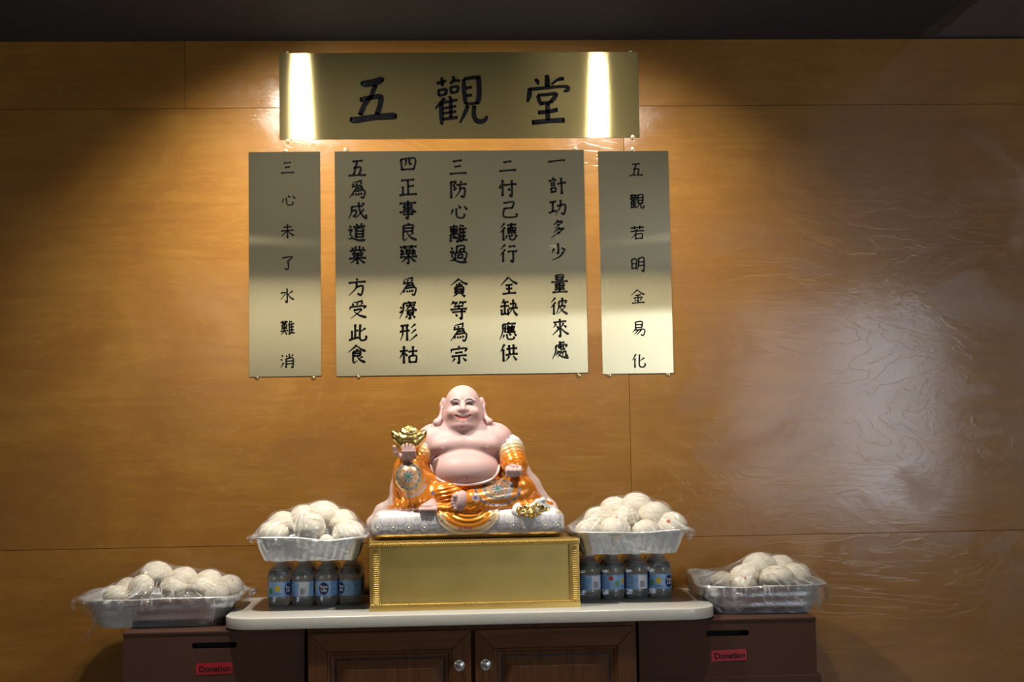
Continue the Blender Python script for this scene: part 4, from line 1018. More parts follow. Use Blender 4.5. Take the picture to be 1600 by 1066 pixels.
# ================================================================== STATUE (distance-field sculpting, one mesh per part)
class Field:
    def __init__(s, lo, hi, h):
        s.lo = np.array(lo, np.float32); s.h = h; s.n = [int(math.ceil((b - a) / h)) + 1 for a, b in zip(lo, hi)]
        s.F = np.full(s.n, 1.0, np.float32)
        s.ax = [(s.lo[i] + h * np.arange(s.n[i])).astype(np.float32) for i in range(3)]
    def win(s, lo, hi, m):
        sl = tuple(slice(max(0, int((lo[i] - m - s.lo[i]) / s.h)), min(s.n[i], int((hi[i] + m - s.lo[i]) / s.h) + 2)) for i in range(3))
        g = [s.ax[i][sl[i]].reshape([-1 if k == i else 1 for k in range(3)]) for i in range(3)]
        return sl, g
    def add(s, prim, k=0.006):
        fn, lo, hi = prim; sl, g = s.win(lo, hi, 0.024); d = fn(*g); a = s.F[sl]
        h = np.maximum(k - np.abs(a - d), 0) / k; s.F[sl] = np.minimum(a, d) - h * h * k * 0.25; return s
    def cut(s, prim, k=0.003):
        fn, lo, hi = prim; sl, g = s.win(lo, hi, 0.012); d = -fn(*g); a = s.F[sl]
        h = np.maximum(k - np.abs(a - d), 0) / k; s.F[sl] = np.maximum(a, d) + h * h * k * 0.25; return s
    def warp(s, fn, lo, hi):
        sl, g = s.win(lo, hi, 0.0); s.F[sl] = s.F[sl] + fn(*g); return s
    def mesh(s):
        """naive surface nets"""
        F = s.F; nx, ny, nz = F.shape; S = F < 0
        cnt = np.zeros((nx - 1, ny - 1, nz - 1), np.int8)
        for a in (0, 1):
            for b_ in (0, 1):
                for c in (0, 1): cnt += S[a:nx - 1 + a, b_:ny - 1 + b_, c:nz - 1 + c]
        I, J, K = np.nonzero((cnt > 0) & (cnt < 8)); ids = np.full(cnt.shape, -1, np.int32); ids[I, J, K] = np.arange(len(I))
        acc = np.zeros((len(I), 3), np.float64); num = np.zeros(len(I))
        C8 = [(a, b_, c) for a in (0, 1) for b_ in (0, 1) for c in (0, 1)]
        val = {c: F[I + c[0], J + c[1], K + c[2]].astype(np.float64) for c in C8}
        for c0 in C8:
            for ax in range(3):
                if c0[ax]: continue
                c1 = list(c0); c1[ax] = 1; c1 = tuple(c1); v0, v1 = val[c0], val[c1]; m = (v0 < 0) != (v1 < 0)
                t = np.where(m, v0 / np.where(m, v0 - v1, 1), 0)
                p = np.tile(np.array(c0, float), (len(I), 1)); p[:, ax] += t; acc += p * m[:, None]; num += m
        V = (np.stack([I, J, K], 1) + acc / num[:, None]) * s.h + s.lo
        Q = []
        for ax in range(3):
            u, w = (ax + 1) % 3, (ax + 2) % 3
            a = [slice(1, -1)] * 3; a[ax] = slice(0, F.shape[ax] - 1); a2 = list(a); a2[ax] = slice(1, F.shape[ax])
            s0, s1 = S[tuple(a)], S[tuple(a2)]
            for flip, msk in ((False, s0 & ~s1), (True, ~s0 & s1)):
                P = np.stack(np.nonzero(msk), 1)
                if not len(P): continue
                P[:, u] += 1; P[:, w] += 1
                def cell(du, dw):
                    q = P.copy(); q[:, u] -= du; q[:, w] -= dw; return ids[q[:, 0], q[:, 1], q[:, 2]]
                q = np.stack([cell(1, 1), cell(0, 1), cell(0, 0), cell(1, 0)], 1); Q.append(q[:, ::-1] if flip else q)
        return V, np.concatenate(Q)
def ell(c, r, rot=None):
    c = np.array(c, np.float32); r = np.array(r, np.float32); m = float(r.max())
    R = None if rot is None else np.array(Matrix.Rotation(rot[2], 3, 'Z') @ Matrix.Rotation(rot[1], 3, 'Y') @ Matrix.Rotation(rot[0], 3, 'X')).T.astype(np.float32)
    def fn(X, Y, Z):
        x, y, z = X - c[0], Y - c[1], Z - c[2]
        if R is not None: x, y, z = (R[i, 0] * x + R[i, 1] * y + R[i, 2] * z for i in range(3))
        k0 = np.sqrt((x / r[0]) ** 2 + (y / r[1]) ** 2 + (z / r[2]) ** 2); k1 = np.sqrt((x / r[0] ** 2) ** 2 + (y / r[1] ** 2) ** 2 + (z / r[2] ** 2) ** 2)
        return (k0 * (k0 - 1) / np.maximum(k1, 1e-6)).astype(np.float32)
    e = r if rot is None else np.array([m, m, m]); return fn, c - e, c + e
def cone(a, b, ra, rb):
    a = np.array(a, np.float32); b = np.array(b, np.float32); ab = b - a; L2 = float(ab @ ab) + 1e-12
    def fn(X, Y, Z):
        t = np.clip(((X - a[0]) * ab[0] + (Y - a[1]) * ab[1] + (Z - a[2]) * ab[2]) / L2, 0, 1)
        return (np.sqrt((X - a[0] - t * ab[0]) ** 2 + (Y - a[1] - t * ab[1]) ** 2 + (Z - a[2] - t * ab[2]) ** 2) - (ra + (rb - ra) * t)).astype(np.float32)
    m = max(ra, rb); return fn, np.minimum(a, b) - m, np.maximum(a, b) + m
def ball(c, r): return cone(c, c, r, r)
def rbox(c, hf, r):
    c = np.array(c, np.float32); q = np.array(hf, np.float32) - r
    def fn(X, Y, Z):
        x, y, z = np.abs(X - c[0]) - q[0], np.abs(Y - c[1]) - q[1], np.abs(Z - c[2]) - q[2]
        return (np.sqrt(np.maximum(x, 0) ** 2 + np.maximum(y, 0) ** 2 + np.maximum(z, 0) ** 2) + np.minimum(np.maximum(x, np.maximum(y, z)), 0) - r).astype(np.float32)
    return fn, c - np.array(hf), c + np.array(hf)
def chain(fld, pts, k=0.006):
    for (a, ra), (b_, rb) in zip(pts[:-1], pts[1:]): fld.add(cone(a, b_, ra, rb), k)
def field_mesh(name, fld, paint=None):
    V, Q = fld.mesh(); me = bpy.data.meshes.new(name)
    me.vertices.add(len(V)); me.vertices.foreach_set('co', V.astype(np.float32).ravel())
    me.loops.add(Q.size); me.loops.foreach_set('vertex_index', Q.astype(np.int32).ravel())
    me.polygons.add(len(Q)); me.polygons.foreach_set('loop_start', np.arange(0, Q.size, 4, dtype=np.int32))
    me.polygons.foreach_set('use_smooth', np.ones(len(Q), bool)); me.update(calc_edges=True); me.validate()
    if paint is not None:
        at = me.attributes.new('paint', 'FLOAT_COLOR', 'POINT'); at.data.foreach_set('color', paint(V).astype(np.float32).ravel())
    return me
def lay(C, mask, col, metal=None):
    m = np.clip(mask, 0, 1).astype(np.float64)[:, None]
    c = np.array(list(col) + [metal if metal is not None else 0.0]); C[:] = C * (1 - m) + c * m
def soft(d, w=0.0007): return np.clip(0.5 - d / (2 * w), 0, 1)          # 1 inside (d<0), 0 outside
SG = 0.000406
def g(u, v, y=None):
    """design sheet of the statue (front view): u right, v down -> local x,z in metres"""
    x, z = (u - 668) * SG, (1030 - v) * SG - (u - 668) * 0.0166 * SG
    return (x, z) if y is None else (x, y, z)
statue = empty('buddha_statue', (0.024, -0.200, CT + PH)); tag(statue, 'seated laughing buddha statue in an orange robe on the gold pedestal, holding a gold ingot', 'statue')

# ---- body: one continuous skin surface
B = Field((-0.19, -0.135, 0.058), (0.175, 0.075, 0.402), 0.00125)
B.add(ell((0.003, -0.006, 0.171), (0.0955, 0.087, 0.060)))
B.add(ell((0.003, 0.010, 0.236), (0.096, 0.053, 0.046)), 0.008)
for s in (-1, 1):
    B.add(ell((0.003 + s * 0.043, -0.027, 0.2385), (0.047, 0.029, 0.025), (0, s * 0.12, 0)), 0.018)
B.add(ell((0.001, 0.012, 0.266), (0.074, 0.042, 0.028)), 0.02)
for s in (-1, 1): B.add(cone((s * 0.02, 0.010, 0.272), (0.003 + s * 0.078, 0.010, 0.258), 0.034, 0.034), 0.025)
B.add(ball((-0.084, 0.010, 0.2500), 0.037), 0.02); B.add(ball((0.090, 0.010, 0.2500), 0.0385), 0.02)
B.add(cone((-0.088, 0.008, 0.246), (-0.118, -0.008, 0.195), 0.035, 0.030), 0.012); B.add(cone((-0.118, -0.008, 0.195), (-0.146, -0.066, 0.208), 0.022, 0.014), 0.01)
B.add(cone((0.094, 0.008, 0.246), (0.128, 0.000, 0.195), 0.0365, 0.031), 0.012); B.add(cone((0.128, 0.0, 0.195), (0.129, -0.072, 0.168), 0.023, 0.016), 0.01)
B.add(cone((0, 0.012, 0.27), (0, 0.004, 0.305), 0.036, 0.036), 0.01)
HS = 1.075
def hp_(c): return (c[0] * HS, 0.004 + (c[1] - 0.004) * HS, 0.333 + (c[2] - 0.333) * HS)
def hell(c, r, rot=None): return ell(hp_(c), tuple(q * HS for q in r), rot)
def hcone(a, b_, ra, rb): return cone(hp_(a), hp_(b_), ra * HS, rb * HS)
def hball(c, r): return ball(hp_(c), r * HS)
def hchain(pts, k): chain(B, [(hp_(q), r_ * HS) for q, r_ in pts], k)
# head
B.add(hell((0.000, 0.006, 0.3455), (0.0425, 0.047, 0.0455)), 0.004)
B.add(hell((0.000, -0.004, 0.3165), (0.0462, 0.044, 0.0345)), 0.014)
B.add(hell((0.000, -0.016, 0.2925), (0.033, 0.030, 0.0135)), 0.012)
B.add(hell((0.000, -0.034, 0.2955), (0.0135, 0.0125, 0.0085)), 0.010)                    # chin
for s in (-1, 1):
    B.add(hell((s * 0.0255, -0.0315, 0.3245), (0.0145, 0.0135, 0.0115), (0, s * 0.3, 0)), 0.009)   # cheeks
    B.add(hell((s * 0.017, -0.034, 0.3505), (0.0135, 0.007, 0.004), (0, -s * 0.12, 0)), 0.008)     # brow ridge
    B.cut(hell((s * 0.0166, -0.0445, 0.3435), (0.0098, 0.0042, 0.0035), (0, s * 0.10, 0)), 0.005)  # sockets
    B.add(hell((s * 0.0166, -0.0362, 0.3428), (0.0085, 0.0035, 0.0026)), 0.0015)                   # lids
B.add(hcone((0, -0.0395, 0.347), (0, -0.0470, 0.3310), 0.0042, 0.0080), 0.006)             # nose
for s in (-1, 1): B.add(hball((s * 0.0088, -0.0425, 0.3298), 0.0058), 0.004)
for i in range(9):                                                                        # smile
    u = -1 + i / 4.0
    if i < 8:
        u2 = u + 0.25
        B.cut(hcone((u * 0.0195, -0.0485 + 0.0075 * u * u, 0.3105 + 0.0075 * u * u), (u2 * 0.0195, -0.0485 + 0.0075 * u2 * u2, 0.3105 + 0.0075 * u2 * u2), 0.0030 - 0.0012 * abs(u), 0.0030 - 0.0012 * abs(u2)), 0.002)
hchain([((-0.0125, -0.0415, 0.3055), 0.0028), ((0, -0.0445, 0.3030), 0.0036), ((0.0125, -0.0415, 0.3055), 0.0028)], 0.004)
for s in (-1, 1):                                                                         # long ears
    hchain([((s * 0.0470, 0.008, 0.3560), 0.0052), ((s * 0.0495, 0.006, 0.3430), 0.0068), ((s * 0.0500, 0.004, 0.3250), 0.0060), ((s * 0.0555, -0.002, 0.3075), 0.0072), ((s * 0.0645, -0.012, 0.3000), 0.0090)], 0.004)
    B.cut(hell((s * 0.0500, -0.001, 0.345), (0.0028, 0.004, 0.008)), 0.003)
for s, x in ((-1, -0.053), (1, 0.061)): B.add(ball((x, -0.0505, 0.2305), 0.0032), 0.004)   # nipples
B.cut(ball((0.003, -0.0905, 0.1535), 0.0036), 0.004)                                      # navel
# left hand, palm up under the ingot
B.add(ell((-0.1465, -0.076, 0.2120), (0.0190, 0.0170, 0.0105)), 0.008)
for i, (x, zt) in enumerate(((-0.1535, 0.2385), (-0.1440, 0.2420), (-0.1345, 0.2400), (-0.1265, 0.2345))):
    chain(B, [((x + 0.001, -0.086, 0.2130), 0.0054), ((x, -0.0985, 0.2250), 0.0048), ((x - 0.0005, -0.0985, zt), 0.0040)], 0.0018)
chain(B, [((-0.160, -0.072, 0.212), 0.0065), ((-0.174, -0.080, 0.222), 0.0056), ((-0.1775, -0.086, 0.2370), 0.0044)], 0.004)
# right fist on the knee
B.add(ell((0.1285, -0.086, 0.1675), (0.0215, 0.0150, 0.0145)), 0.008)
for i in range(4): chain(B, [((0.1125 + i * 0.0105, -0.0925, 0.1775), 0.0062), ((0.1115 + i * 0.0105, -0.1035, 0.1710), 0.0060), ((0.1105 + i * 0.0105, -0.1010, 0.1580 + 0.001 * i), 0.0052)], 0.0022)
chain(B, [((0.115, -0.080, 0.1770), 0.006), ((0.124, -0.0935, 0.1830), 0.0055), ((0.1345, -0.0985, 0.1810), 0.0046)], 0.003)
# feet, with the shins running up inside the robe
B.add(ell((-0.0915, -0.094, 0.0835), (0.0255, 0.0230, 0.0145)), 0.01)
for i, (x, r_) in enumerate(((-0.1125, 0.0046), (-0.1040, 0.0050), (-0.0955, 0.0054), (-0.0860, 0.0058), (-0.0750, 0.0074))): B.add(cone((x, -0.104, 0.0795), (x, -0.1160, 0.0768), r_, r_), 0.002)
B.add(cone((-0.090, -0.085, 0.090), (-0.050, -0.010, 0.120), 0.017, 0.022), 0.008)
B.add(ell((-0.0085, -0.103, 0.0965), (0.0190, 0.0165, 0.0275), (0, 0.25, 0)), 0.008)
for i, (u, v, r_) in enumerate(((607, 762, 0.0070), (597, 783, 0.0056), (594, 803, 0.0052), (597, 822, 0.0049), (606, 839, 0.0046))):
    x, z = g(u, v); B.add(cone((x + 0.010, -0.106, z), (x, -0.113, z), r_, r_), 0.002)
B.add(cone((0.0, -0.096, 0.098), (0.05, -0.040, 0.112), 0.015, 0.018), 0.008); B.add(cone((0.05, -0.04, 0.112), (0.02, 0.0, 0.130), 0.018, 0.03), 0.008)
def skin_paint(V):
    x, y, z = V.T; C = np.tile(np.array([0.600, 0.390, 0.372, 0.0]), (len(V), 1)); x0, z0 = x, z
    hd = z > 0.272; x = np.where(hd, x / HS, x); z = np.where(hd, 0.333 + (z - 0.333) / HS, z)
    face = (y < -0.012) & (z > 0.285)
    for s in (-1, 1):
        lay(C, 0.40 * np.exp(-(((x - s * 0.027) / 0.012) ** 2 + ((z - 0.321) / 0.010) ** 2)) * face, (0.80, 0.36, 0.31))
        u = (x - s * 0.0166 + 0.0006) / 0.0112; arc = 0.3510 + 0.0042 * (1 - u * u)
        lay(C, soft(np.abs(z - arc) - (0.0026 * (1 - 0.55 * u * u)), 0.0006) * (np.abs(u) < 1) * face, (0.010, 0.006, 0.005))
        u = (x - s * 0.0166 + 0.0006) / 0.0092; arc = 0.3418 + 0.0026 * (1 - u * u)
        lay(C, soft(np.abs(z - arc) - 0.0027 * (1 - 0.6 * u * u), 0.0006) * (np.abs(u) < 1) * face, (0.010, 0.006, 0.005))
        lay(C, 0.55 * soft(np.hypot(x - s * 0.057 - 0.004, z - 0.2305) - 0.0042, 0.0015) * (y < -0.02) * (z < 0.26), (0.66, 0.34, 0.29))
    u = x / 0.0205; arc = 0.3100 + 0.0078 * u * u
    lay(C, soft(np.abs(z - arc + 0.0008) - 0.0050 * (1 - 0.75 * u * u), 0.0007) * (np.abs(u) < 1) * face, (0.66, 0.16, 0.14))
    lay(C, soft(np.abs(z - arc - 0.0005) - 0.0027 * (1 - 0.8 * u * u), 0.0006) * (np.abs(u) < 0.95) * face, (0.30, 0.035, 0.03))
    lay(C, soft(np.abs(z - arc - 0.0018) - 0.0010 * (1 - 0.8 * u * u), 0.0005) * (np.abs(u) < 0.7) * face, (0.80, 0.72, 0.66))
    lay(C, soft(np.hypot(x + 0.001, (z - 0.3555) * 0.7) - 0.0017, 0.0005) * face, (0.62, 0.16, 0.15))
    return C
M['skin'] = make_painted('statue_skin_glaze', 0.50, sss=0.04)
body = link('body', field_mesh('body', B, skin_paint), M['skin'], statue); body['label'] = 'pink bare body with laughing face, round belly, hands and feet'

# ---- cushion
Cu = Field((-0.262, -0.130, -0.004), (0.282, 0.125, 0.085), 0.0016)
Cu.add(rbox((0.009, 0.000, 0.0365), (0.2475, 0.110, 0.0365), 0.030))
Cu.warp(lambda X, Y, Z: (-0.004 * np.cos(np.clip((X - 0.009) / 0.2475, -1, 1) * PI / 2) * (Z > 0.02) * np.ones_like(X * Y) * np.clip((Z - 0.02) / 0.02, 0, 1)).astype(np.float32), (-0.26, -0.13, 0.0), (0.28, 0.125, 0.085))
ROS = [(u, 957) for u in (125, 222, 320, 417)] + [(u, 957 - 12) for u in (975, 1175, 1255)]
def cushion_paint(V):
    x, y, z = V.T; C = np.tile(np.array([0.70, 0.675, 0.69, 0.05]), (len(V), 1))
    for k in range(14):
        cx = -0.2205 + k * 0.0393
        for (px, pz) in ((cx, 0.031), (cx + 0.01965, 0.050), (cx + 0.01965, 0.012)):
            rr = np.hypot(x - px, z - pz)
            lay(C, 0.9 * soft(np.abs(rr - 0.0135) - 0.0012, 0.0009) * (y < -0.03), (0.46, 0.45, 0.52)); lay(C, 0.5 * soft(np.abs(rr - 0.0095) - 0.0009, 0.0008) * (y < -0.03), (0.80, 0.79, 0.80))
    lay(C, soft(z - 0.0125, 0.003), (0.66, 0.47, 0.17), 0.75); lay(C, 0.8 * soft(np.abs(z - 0.0625) - 0.0016, 0.0012) * (y < 0), (0.72, 0.56, 0.30), 0.6)
    return C
M['cushion'] = make_painted('statue_cushion_glaze', 0.33, coat=0.3, bump=0.25, bscale=420)
cush_me = field_mesh('cushion', Cu, cushion_paint); cush = link('cushion', cush_me, M['cushion'], statue); cush['label'] = 'white quilted cushion with pearl rosettes and a gold lower edge'
def bvh_of(me): return BVHTree.FromPolygons([v.co.copy() for v in me.vertices], [tuple(p.vertices) for p in me.polygons])
cb = bvh_of(cush_me)
ring_g = []
V_, F_ = join_geo([tube_geo([(0.0095 * math.cos(2 * PI * i / 20), 0, 0.0095 * math.sin(2 * PI * i / 20)) for i in range(20)], 0.0009, 5, True),
                   tube_geo([(0.0060 * math.cos(2 * PI * i / 16), -0.0003, 0.0060 * math.sin(2 * PI * i / 16)) for i in range(16)], 0.0008, 5, True)])
ros_me = mesh_py('rosette', V_, F_)
pm = lathe_mesh('pearl', [(0.0031 * math.sin(PI * (k + 0.5) / 9), -0.0031 * math.cos(PI * (k + 0.5) / 9)) for k in range(9)], 14)
M['pearl'] = plain('pearl_glaze', (0.78, 0.76, 0.70), 0.18)
for u, v in ROS:
    x, z = g(u, v); hit = cb.ray_cast(Vector((x, -0.3, z)), Vector((0, 1, 0)))
    if hit[0] is None: continue
    r_ = link('rosette', ros_me, M['cushion_trim'] if 'cushion_trim' in M else M['pearl'], cush, hit[0]); n_ = hit[1]; r_.rotation_euler = n_.to_track_quat('-Y', 'Z').to_euler()
    link('pearl', pm, M['pearl'], cush, hit[0] + n_ * 0.001)

# ---- robe
Rb = Field((-0.275, -0.135, 0.004), (0.285, 0.105, 0.272), 0.0015)
Rb.add(ell((0.000, 0.005, 0.100), (0.160, 0.088, 0.036)))
Rb.add(cone((0.0, 0.045, 0.10), (0.0, 0.045, 0.23), 0.060, 0.045), 0.02)                                     # back of the mantle
Rb.add(cone((-0.05, 0.0, 0.115), (-0.140, -0.058, 0.158), 0.048, 0.040), 0.012)                               # raised leg
Rb.add(cone((-0.140, -0.058, 0.158), (-0.113, -0.076, 0.098), 0.040, 0.034), 0.010)
chain(Rb, [((-0.1465, -0.020, 0.178), 0.0370), ((-0.1540, -0.018, 0.125), 0.0370), ((-0.1580, -0.020, 0.092), 0.0370)], 0.010)
chain(Rb, [((-0.178, -0.010, 0.088), 0.022), ((-0.215, -0.006, 0.070), 0.016), ((-0.2400, -0.010, 0.040), 0.0125), ((-0.2440, -0.012, 0.022), 0.010)], 0.014)
chain(Rb, [((-0.128, -0.070, 0.100), 0.026), ((-0.150, -0.075, 0.084), 0.018), ((-0.172, -0.060, 0.080), 0.016)], 0.012)
Rb.add(cone((-0.103, 0.004, 0.222), (-0.132, -0.036, 0.192), 0.041, 0.033), 0.008)                             # left sleeve
Rb.add(cone((0.05, 0.0, 0.110), (0.146, -0.052, 0.1145), 0.048, 0.0405), 0.012)                                # folded leg
Rb.add(cone((0.146, -0.056, 0.1145), (0.046, -0.086, 0.099), 0.0400, 0.0270), 0.008)
Rb.add(cone((0.050, -0.086, 0.099), (0.024, -0.0915, 0.0965), 0.0255, 0.0300), 0.004)
Rb.add(cone((0.118, 0.006, 0.222), (0.1325, -0.036, 0.184), 0.0430, 0.0350), 0.008)                            # right sleeve
chain(Rb, [((0.124, 0.012, 0.200), 0.034), ((0.143, 0.015, 0.160), 0.032), ((0.172, 0.018, 0.126), 0.030), ((0.190, 0.016, 0.096), 0.026), ((0.224, 0.008, 0.068), 0.020), ((0.2440, -0.004, 0.040), 0.0135), ((0.2500, -0.008, 0.014), 0.0090)], 0.012)
Rb.add(ell((0.155, -0.055, 0.082), (0.075, 0.045, 0.016)), 0.010)
Rb.add(ell((0.005, -0.078, 0.080), (0.120, 0.034, 0.013)), 0.010)                                              # skirt spread on the cushion
Rb.add(ell((-0.045, -0.070, 0.115), (0.045, 0.026, 0.030)), 0.014)
_cf = rbox((0.009, 0.000, 0.0365), (0.2475, 0.110, 0.0375), 0.030)[0]
def front_fall(X, Y, Z):
    e = (np.hypot((X - 0.008) / 0.080, (Z - 0.0640) / 0.0520) - 1) * 0.052
    return np.maximum(np.maximum(_cf(X, Y, Z) - 0.0062, e), Y + 0.045).astype(np.float32)
Rb.add((front_fall, np.array((-0.075, -0.125, 0.010)), np.array((0.092, -0.045, 0.085))), 0.004)              # front fall of cloth
Rb.cut(ell((0.003, -0.022, 0.196), (0.0915, 0.105, 0.0630)), 0.006)                                            # opening round the belly
Rb.cut(cone((-0.086, 0.008, 0.250), (-0.096, 0.002, 0.228), 0.0365, 0.0345), 0.002); Rb.cut(cone((0.090, 0.008, 0.256), (0.108, 0.004, 0.226), 0.0375, 0.0345), 0.002)
_bf = ell((0.003, -0.006, 0.171), (0.0980, 0.0895, 0.0625))[0]
def lap_wrap(X, Y, Z):                                          # cloth of the lap drawn up round the lower belly
    xx = X - 0.003
    return np.maximum(np.maximum(_bf(X, Y, Z), (Z - (0.1360 + 2.7 * xx ** 2 + 220.0 * xx ** 4)) * 0.8), 0.110 - Z).astype(np.float32)
Rb.add((lap_wrap, np.array((-0.10, -0.10, 0.108)), np.array((0.105, 0.09, 0.19))), 0.003)
def sleeve_folds(X, Y, Z):
    out = 0
    for c, ax in (((0.122, -0.01, 0.215), (0.25, -0.60, -0.75)), ((-0.112, -0.012, 0.214), (-0.45, -0.55, -0.70))):
        t = (X - c[0]) * ax[0] + (Y - c[1]) * ax[1] + (Z - c[2]) * ax[2]; rr = (X - c[0]) ** 2 + (Y - c[1]) ** 2 + (Z - c[2]) ** 2
        out = out + 0.0023 * np.sin(t * 2 * PI / 0.0125 + 9 * X) * np.exp(-rr / (2 * 0.030 ** 2))
    return out.astype(np.float32)
Rb.warp(sleeve_folds, (-0.19, -0.09, 0.15), (0.19, 0.06, 0.272))
Rb.warp(lambda X, Y, Z: (0.0024 * np.sin(X * 420 + 30 * Z) * np.exp(-((X + 0.150) / 0.035) ** 2 - ((Z - 0.092) / 0.024) ** 2) + 0 * Y).astype(np.float32), (-0.22, -0.13, 0.02), (-0.08, 0.0, 0.15))
Rb.warp(lambda X, Y, Z: (0.0026 * np.sin(Z * 620 - 130 * X) * np.exp(-((X + 0.038) / 0.024) ** 2 - ((Z - 0.110) / 0.026) ** 2) + 0 * Y).astype(np.float32), (-0.10, -0.13, 0.06), (0.02, 0.0, 0.17))
Rb.warp(lambda X, Y, Z: (0.0016 * np.sin(np.hypot(X - 0.010, Z - 0.115) * 520) * np.exp(-((X - 0.010) / 0.060) ** 2 - ((Z - 0.062) / 0.022) ** 2) + 0 * Y).astype(np.float32), (-0.08, -0.135, 0.01), (0.10, -0.06, 0.10))
Rb.warp(lambda X, Y, Z: (0.0014 * np.sin(X * 260 + Z * 160) * np.exp(-((X - 0.205) / 0.05) ** 2 - ((Z - 0.09) / 0.04) ** 2) + 0 * Y).astype(np.float32), (0.14, -0.10, 0.01), (0.285, 0.10, 0.18))
def medal(C, x, z, cx, cz, sx, sz, mask):
    rr = np.hypot((x - cx) / sx, (z - cz) / sz); th = np.arctan2((z - cz) / sz, (x - cx) / sx)
    def ring(a, b_): return soft(np.maximum(a - rr, rr - b_), 0.03) * mask
    lay(C, ring(-1, 1.0), (0.36, 0.28, 0.24), 0.4)
    lay(C, ring(0.80, 1.0) * (0.5 + 0.5 * np.sign(np.sin(14 * th))), (0.10, 0.10, 0.20), 0.2); lay(C, ring(0.92, 1.03), (0.86, 0.60, 0.22), 0.8)
    lay(C, ring(0.60, 0.72), (0.86, 0.62, 0.26), 0.8); lay(C, ring(0.38, 0.60), (0.55, 0.24, 0.08), 0.35)
    lay(C, ring(0.38, 0.60) * (np.sin(10 * th + 1) > 0.45), (0.40, 0.38, 0.42), 0.3); lay(C, ring(-1, 0.36), (0.42, 0.38, 0.34), 0.35)
    lay(C, ring(0.12, 0.36) * (np.sin(8 * th) > 0.2), (0.05, 0.09, 0.13), 0.1); lay(C, ring(-1, 0.13), (0.02, 0.16, 0.08), 0.1)
def robe_paint(V):
    x, y, z = V.T; C = np.tile(np.array([0.80, 0.255, 0.022, 0.42]), (len(V), 1)); fr = y < -0.035
    lay(C, 0.5 * soft(z - 0.10, 0.03) * (x > -0.1) * (x < 0.1), (0.86, 0.33, 0.03), 0.42)
    # sleeves: cream lining, gold, then orange
    for c, ax, ln in (((0.104, 0.010, 0.238), (0.25, -0.60, -0.75), 0.050), ((-0.092, 0.008, 0.238), (-0.45, -0.55, -0.70), 0.040)):
        t = (x - c[0]) * ax[0] + (y - c[1]) * ax[1] + (z - c[2]) * ax[2]; sd = (np.sign(c[0]) * x > 0.078) & (z > 0.165)
        lay(C, soft(t - ln, 0.014) * sd, (0.76, 0.55, 0.28), 0.45); lay(C, soft(t - ln * 0.62, 0.008) * sd, (0.78, 0.70, 0.54), 0.15); lay(C, soft(t - ln * 0.38, 0.004) * sd, (0.80, 0.78, 0.78), 0.0)
    # trailing mantle edges
    lay(C, soft(x + 0.1845, 0.004) * (z > 0.085) + soft(x + 0.198, 0.006) * (z <= 0.085), (0.72, 0.56, 0.53), 0.05)
    ed = 0.166 + 0.62 * np.maximum(0.160 - z, 0)
    lay(C, soft(ed - x, 0.004) * (z > 0.0) * (y > -0.045), (0.74, 0.54, 0.50), 0.05)
    # medallions on the knees, band below, spots on the cuff
    cx, cz = g(318, 640); medal(C, x, z, cx, cz, 0.0345, 0.0375, (y < -0.050) & (x < -0.09))
    rr = np.hypot(x - cx, (z - cz)); lay(C, soft(np.abs(rr - 0.0420) - 0.0022, 0.0008) * (y < -0.05) * (z < cz - 0.005) * (x < -0.075) * (x > -0.15), (0.62, 0.50, 0.36), 0.6)
    lay(C, soft(np.abs(rr - 0.0505) - 0.0035, 0.0010) * (y < -0.05) * (z < cz - 0.02) * (x < -0.06) * (x > -0.15), (0.48, 0.38, 0.34), 0.3)
    cx, cz = g(880, 718); medal(C, x, z, cx, cz, 0.0400, 0.0270, (y < -0.050) & (x > 0.03))
    rr = np.hypot((x - cx) / 0.052, (z - cz) / 0.038); lay(C, soft(np.abs(rr - 1.08) - 0.07, 0.03) * (y < -0.05) * (z < cz + 0.004), (0.40, 0.33, 0.32), 0.35)
    lay(C, soft(np.abs(rr - 1.08) - 0.06, 0.03) * (y < -0.05) * (z < cz + 0.004) * (np.sin(300 * x + 200 * z) > 0.5), (0.12, 0.10, 0.14), 0.2)
    lay(C, soft(np.abs(x - 0.1175 - 0.25 * (z - cz)) - 0.0060, 0.0015) * (y < -0.05) * (np.abs(z - cz + 0.004) < 0.022), (0.46, 0.40, 0.42), 0.35)
    for (u, v, r_, col) in ((738, 770, 0.010, (0.50, 0.36, 0.34)), (738, 770, 0.005, (0.20, 0.12, 0.25)), (470, 745, 0.005, (0.16, 0.13, 0.24)), (350, 830, 0.005, (0.35, 0.10, 0.05))):
        px, pz = g(u, v); lay(C, soft(np.hypot(x - px, z - pz) - r_, 0.001) * (y < -0.05), col, 0.2)
    # front fall of cloth: gold rim and three sprigs
    q = np.hypot((x - 0.008) / 0.0800, (z - 0.0640) / 0.0520); ff = (z < 0.067) & (np.abs(x - 0.01) < 0.090) & (y < -0.080)
    lay(C, soft(0.74 - q, 0.03) * ff, (0.72, 0.53, 0.30), 0.45); lay(C, soft(0.93 - q, 0.02) * ff, (0.82, 0.66, 0.50), 0.2)
    for (u, v) in ((525, 915), (640, 962), (672, 958), (702, 960), (828, 912)):
        px, pz = g(u, v); rr = np.hypot(x - px, z - pz); th = np.arctan2(z - pz, x - px); lay(C, soft(rr - 0.0055 * (0.6 + 0.4 * np.sin(6 * th)), 0.0007) * (y < -0.08), (0.07, 0.07, 0.18), 0.1); lay(C, soft(rr - 0.0018, 0.0005) * (y < -0.08), (0.45, 0.06, 0.06), 0.1)
    # pale hems along the cushion
    lay(C, 0.9 * soft(np.abs(z - 0.0765 - 0.0008 * np.sin(x * 420)) - 0.0022, 0.0008) * (x < -0.085) * (x > -0.19) * (y < -0.06), (0.78, 0.60, 0.58), 0.0)
